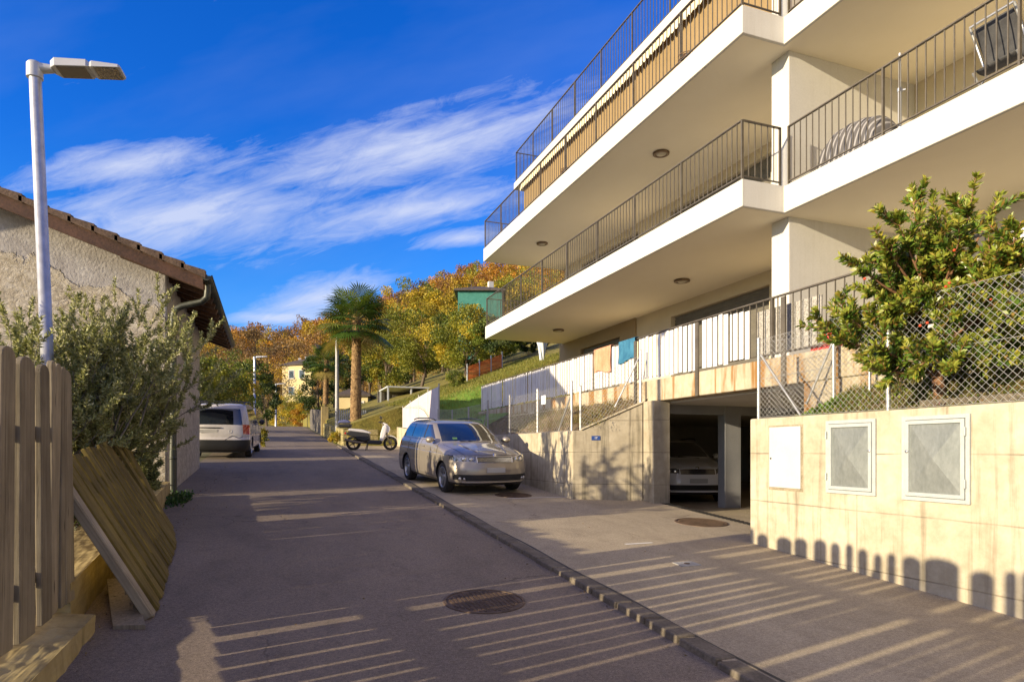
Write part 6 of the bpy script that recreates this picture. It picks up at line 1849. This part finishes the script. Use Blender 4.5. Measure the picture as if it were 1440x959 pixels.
rf, W, bx = house(Y, c.x+1.6, c.y+1.5, 2.6, 1.9, zb, zt_, rad(-38), 'cream', [('x', -.9, zt_-1.6, .5, 1.3), ('x', .9, zt_-1.6, .5, 1.3), ('x', -.9, zt_-4.0, .6, .9), ('x', .9, zt_-4.0, .6, .9), ('y', -.9, zt_-1.5, .8, 1.1), ('y', .9, zt_-1.5, .8, 1.1), ('y', -.9, zt_-4.0, .8, 1.1)], 'dark_roof')
for (a, b_) in ((-1.2, .5), (.6, -.4), (1.4, .6)):
    mb = MB(); p = W(a, b_, zt_+.2); mb.box(p.x-.18, p.y-.18, p.z, p.x+.18, p.y+.18, p.z+1.1); mb.build('chimney', MT['render_white'], rf)
# teal house under the autumn hill
c = PX(676, 425, 53); zt_ = EYE+(633-414)/FPX*53
Tn = thing('teal_house', (c.x, c.y, 9.2), 'teal green house with a low dark roof, half hidden by trees beside the balcony', 'house')
rf, W, bx = house(Tn, c.x, c.y, 1.75, 1.6, 8.6, zt_, rad(-20), 'teal', [], 'dark_roof', over=.3, rise=.55)
mb = MB(); p = W(.8, .3, zt_+.3); mb.box(p.x-.2, p.y-.2, p.z, p.x+.2, p.y+.2, p.z+.8); mb.build('chimney', MT['render_white'], rf)
# carport with a thin flat roof, and a small cream hut behind the palm
c = PX(560, 570, 36)
Cp = thing('carport', (c.x, c.y, hz(c.x, c.y)), 'low dark carport with a thin pale flat roof behind the grassy bank', 'carport')
zt_ = EYE+(633-546)/FPX*36; zg = hz(c.x, c.y)-.3
mb = MB(); mb.box(c.x-.8, c.y-1.2, zt_-.07, c.x+1.6, c.y+1.6, zt_); mb.build('roof', MT['cab_white'], Cp)
mb = MB(); mb.box(c.x-.9, c.y+1.5, zg, c.x+1.6, c.y+1.6, zt_-.08); mb.box(c.x+1.5, c.y-1.1, zg, c.x+1.6, c.y+1.5, zt_-.08); mb.build('wall', MT['stone_dark'], Cp)
for (a, b_) in ((-.75, -1.1), (.5, -1.1), (-.75, 1.4)): MB().box(c.x+a-.04, c.y+b_-.04, zg, c.x+a+.04, c.y+b_+.04, zt_-.07).build('post', MT['cab_white'], Cp)
c = PX(500, 570, 44); zg = hz(c.x, c.y)-.3
Hu = thing('garden_hut', (c.x, c.y, zg), 'small cream garden hut mostly hidden behind the tall palm trunk', 'hut')
zt_ = EYE+(633-556)/FPX*44
house(Hu, c.x, c.y, 1.0, .8, zg, zt_, rad(-20), 'cream', [('y', .45, zt_-.8, .4, .5)], 'dark_roof', over=.2, rise=.5)
# bed wall along the lane below the palm, then the dark wall further on
bw = thing('bed_wall', (2.85, 30, 1.7), 'low mossy stone wall of the palm bed at the lane edge', 'wall')
rnd = random.Random(12); mb = MB()
yy = 26.65
while yy < 37:
    for row in range(3):
        w = rnd.uniform(.35, .6); z = road_z(yy)-.02+row*.24
        mb.obox((2.86+rnd.uniform(-.02, .02), yy+w/2, z+.12), (.13, 0, 0), (0, w/2, .01), (0, 0, .115))
    yy += .45
xx = 2.9
while xx < 4.9:
    for row in range(3): mb.obox((xx+.2, 26.68+rnd.uniform(-.02, .02), road_z(26.6)-.02+row*.24+.12), (.21, 0, 0), (0, .1, 0), (0, 0, .115))
    xx += .41
mb.build('stones', MT['stone_moss'], bw, bevel=.03, seg=2)
dw = thing('dark_wall', (2.85, 43, 2.6), 'tall dark stone wall along the far right edge of the lane', 'wall')
mb = MB(); mb.add([(2.75, 38, 2.2), (3.0, 38, 2.2), (3.0, 50, 3.0), (2.75, 50, 3.0), (2.75, 38, 3.75), (3.0, 38, 3.75), (3.0, 50, 4.55), (2.75, 50, 4.55)], [(0,3,2,1),(4,5,6,7),(0,1,5,4),(1,2,6,5),(2,3,7,6),(3,0,4,7)])
mb.build('wall_body', MT['stone_dark'], dw)
MB().box(2.68, 37.6, 2.2, 3.05, 37.98, 3.95).build('pier', MT['conc_plain'], dw)
# short white picket run by the palm
gp = thing('garden_fence', (3.2, 30.5, 2.6), 'small pale paling fence beside the tall palm trunk', 'fence')
mb = MB()
for i in range(14): mb.box(2.95+i*.09, 30.5, 2.5, 3.0+i*.09, 30.53, 3.35)
mb.box(2.9, 30.535, 2.75, 4.2, 30.56, 2.82); mb.box(2.9, 30.535, 3.1, 4.2, 30.56, 3.17); mb.build('palings', MT['led_grey'], gp)
# orange net
MT['orange_net'] = surf('orange_net', (.60, .14, .02), (.72, .20, .03), 6, .8, .1, 30)
pa, pb = PX(657, 540, 29), PX(706, 530, 31)
on = thing('safety_net', (pa.x, pa.y, hz(pa.x, pa.y)), 'orange safety net on stakes across the grass', 'net')
mb = MB(); n = 60; 
pa2 = Vector((pa.x, pa.y, 0)); pb2 = Vector((pb.x, pb.y, 0))
for i in range(n+1):
    p = pa2.lerp(pb2, i/n); z = hz(p.x, p.y); mb.bar((p.x, p.y, z+.02), (p.x, p.y, z+.72), .02, .006)
for k in range(9):
    for i in range(12):
        p = pa2.lerp(pb2, i/12); q_ = pa2.lerp(pb2, (i+1)/12); mb.bar((p.x, p.y, hz(p.x, p.y)+.04+k*.08), (q_.x, q_.y, hz(q_.x, q_.y)+.04+k*.08), .025, .006)
mb.build('netting', MT['orange_net'], on)
for i in range(4):
    p = pa2.lerp(pb2, i/3); z = hz(p.x, p.y); MB().tube([(p.x, p.y, z-.1), (p.x, p.y, z+.85)], .03, 6).build('stake', MT['cab_white'], on)
# fleece-wrapped plant
c = PX(762, 500, 27); z = hz(c.x, c.y)
MT['fleece'] = surf('plant_fleece', (.55, .60, .66), (.72, .76, .80), 7, .9, .3, 20)
wp = thing('wrapped_plant', (c.x, c.y, z), 'slender plant wrapped in pale fleece on the grassy slope', 'wrapped plant')
mb = MB(); 
def fn(a, b):
    th = a*2*math.pi; r_ = .07+.22*b**1.6+.03*math.sin(th*5+b*6); return (c.x+r_*math.cos(th), c.y+r_*math.sin(th), z+.05+1.0*b+.05*math.sin(th*3)*b)
mb.grid(fn, 30, 14); mb.build('fleece_wrap', MT['fleece'], wp)
mb = MB(); mb.tube([(c.x, c.y, z-.1), (c.x, c.y, z+.6)], .03, 6); mb.build('stem', MT['bark'], wp)
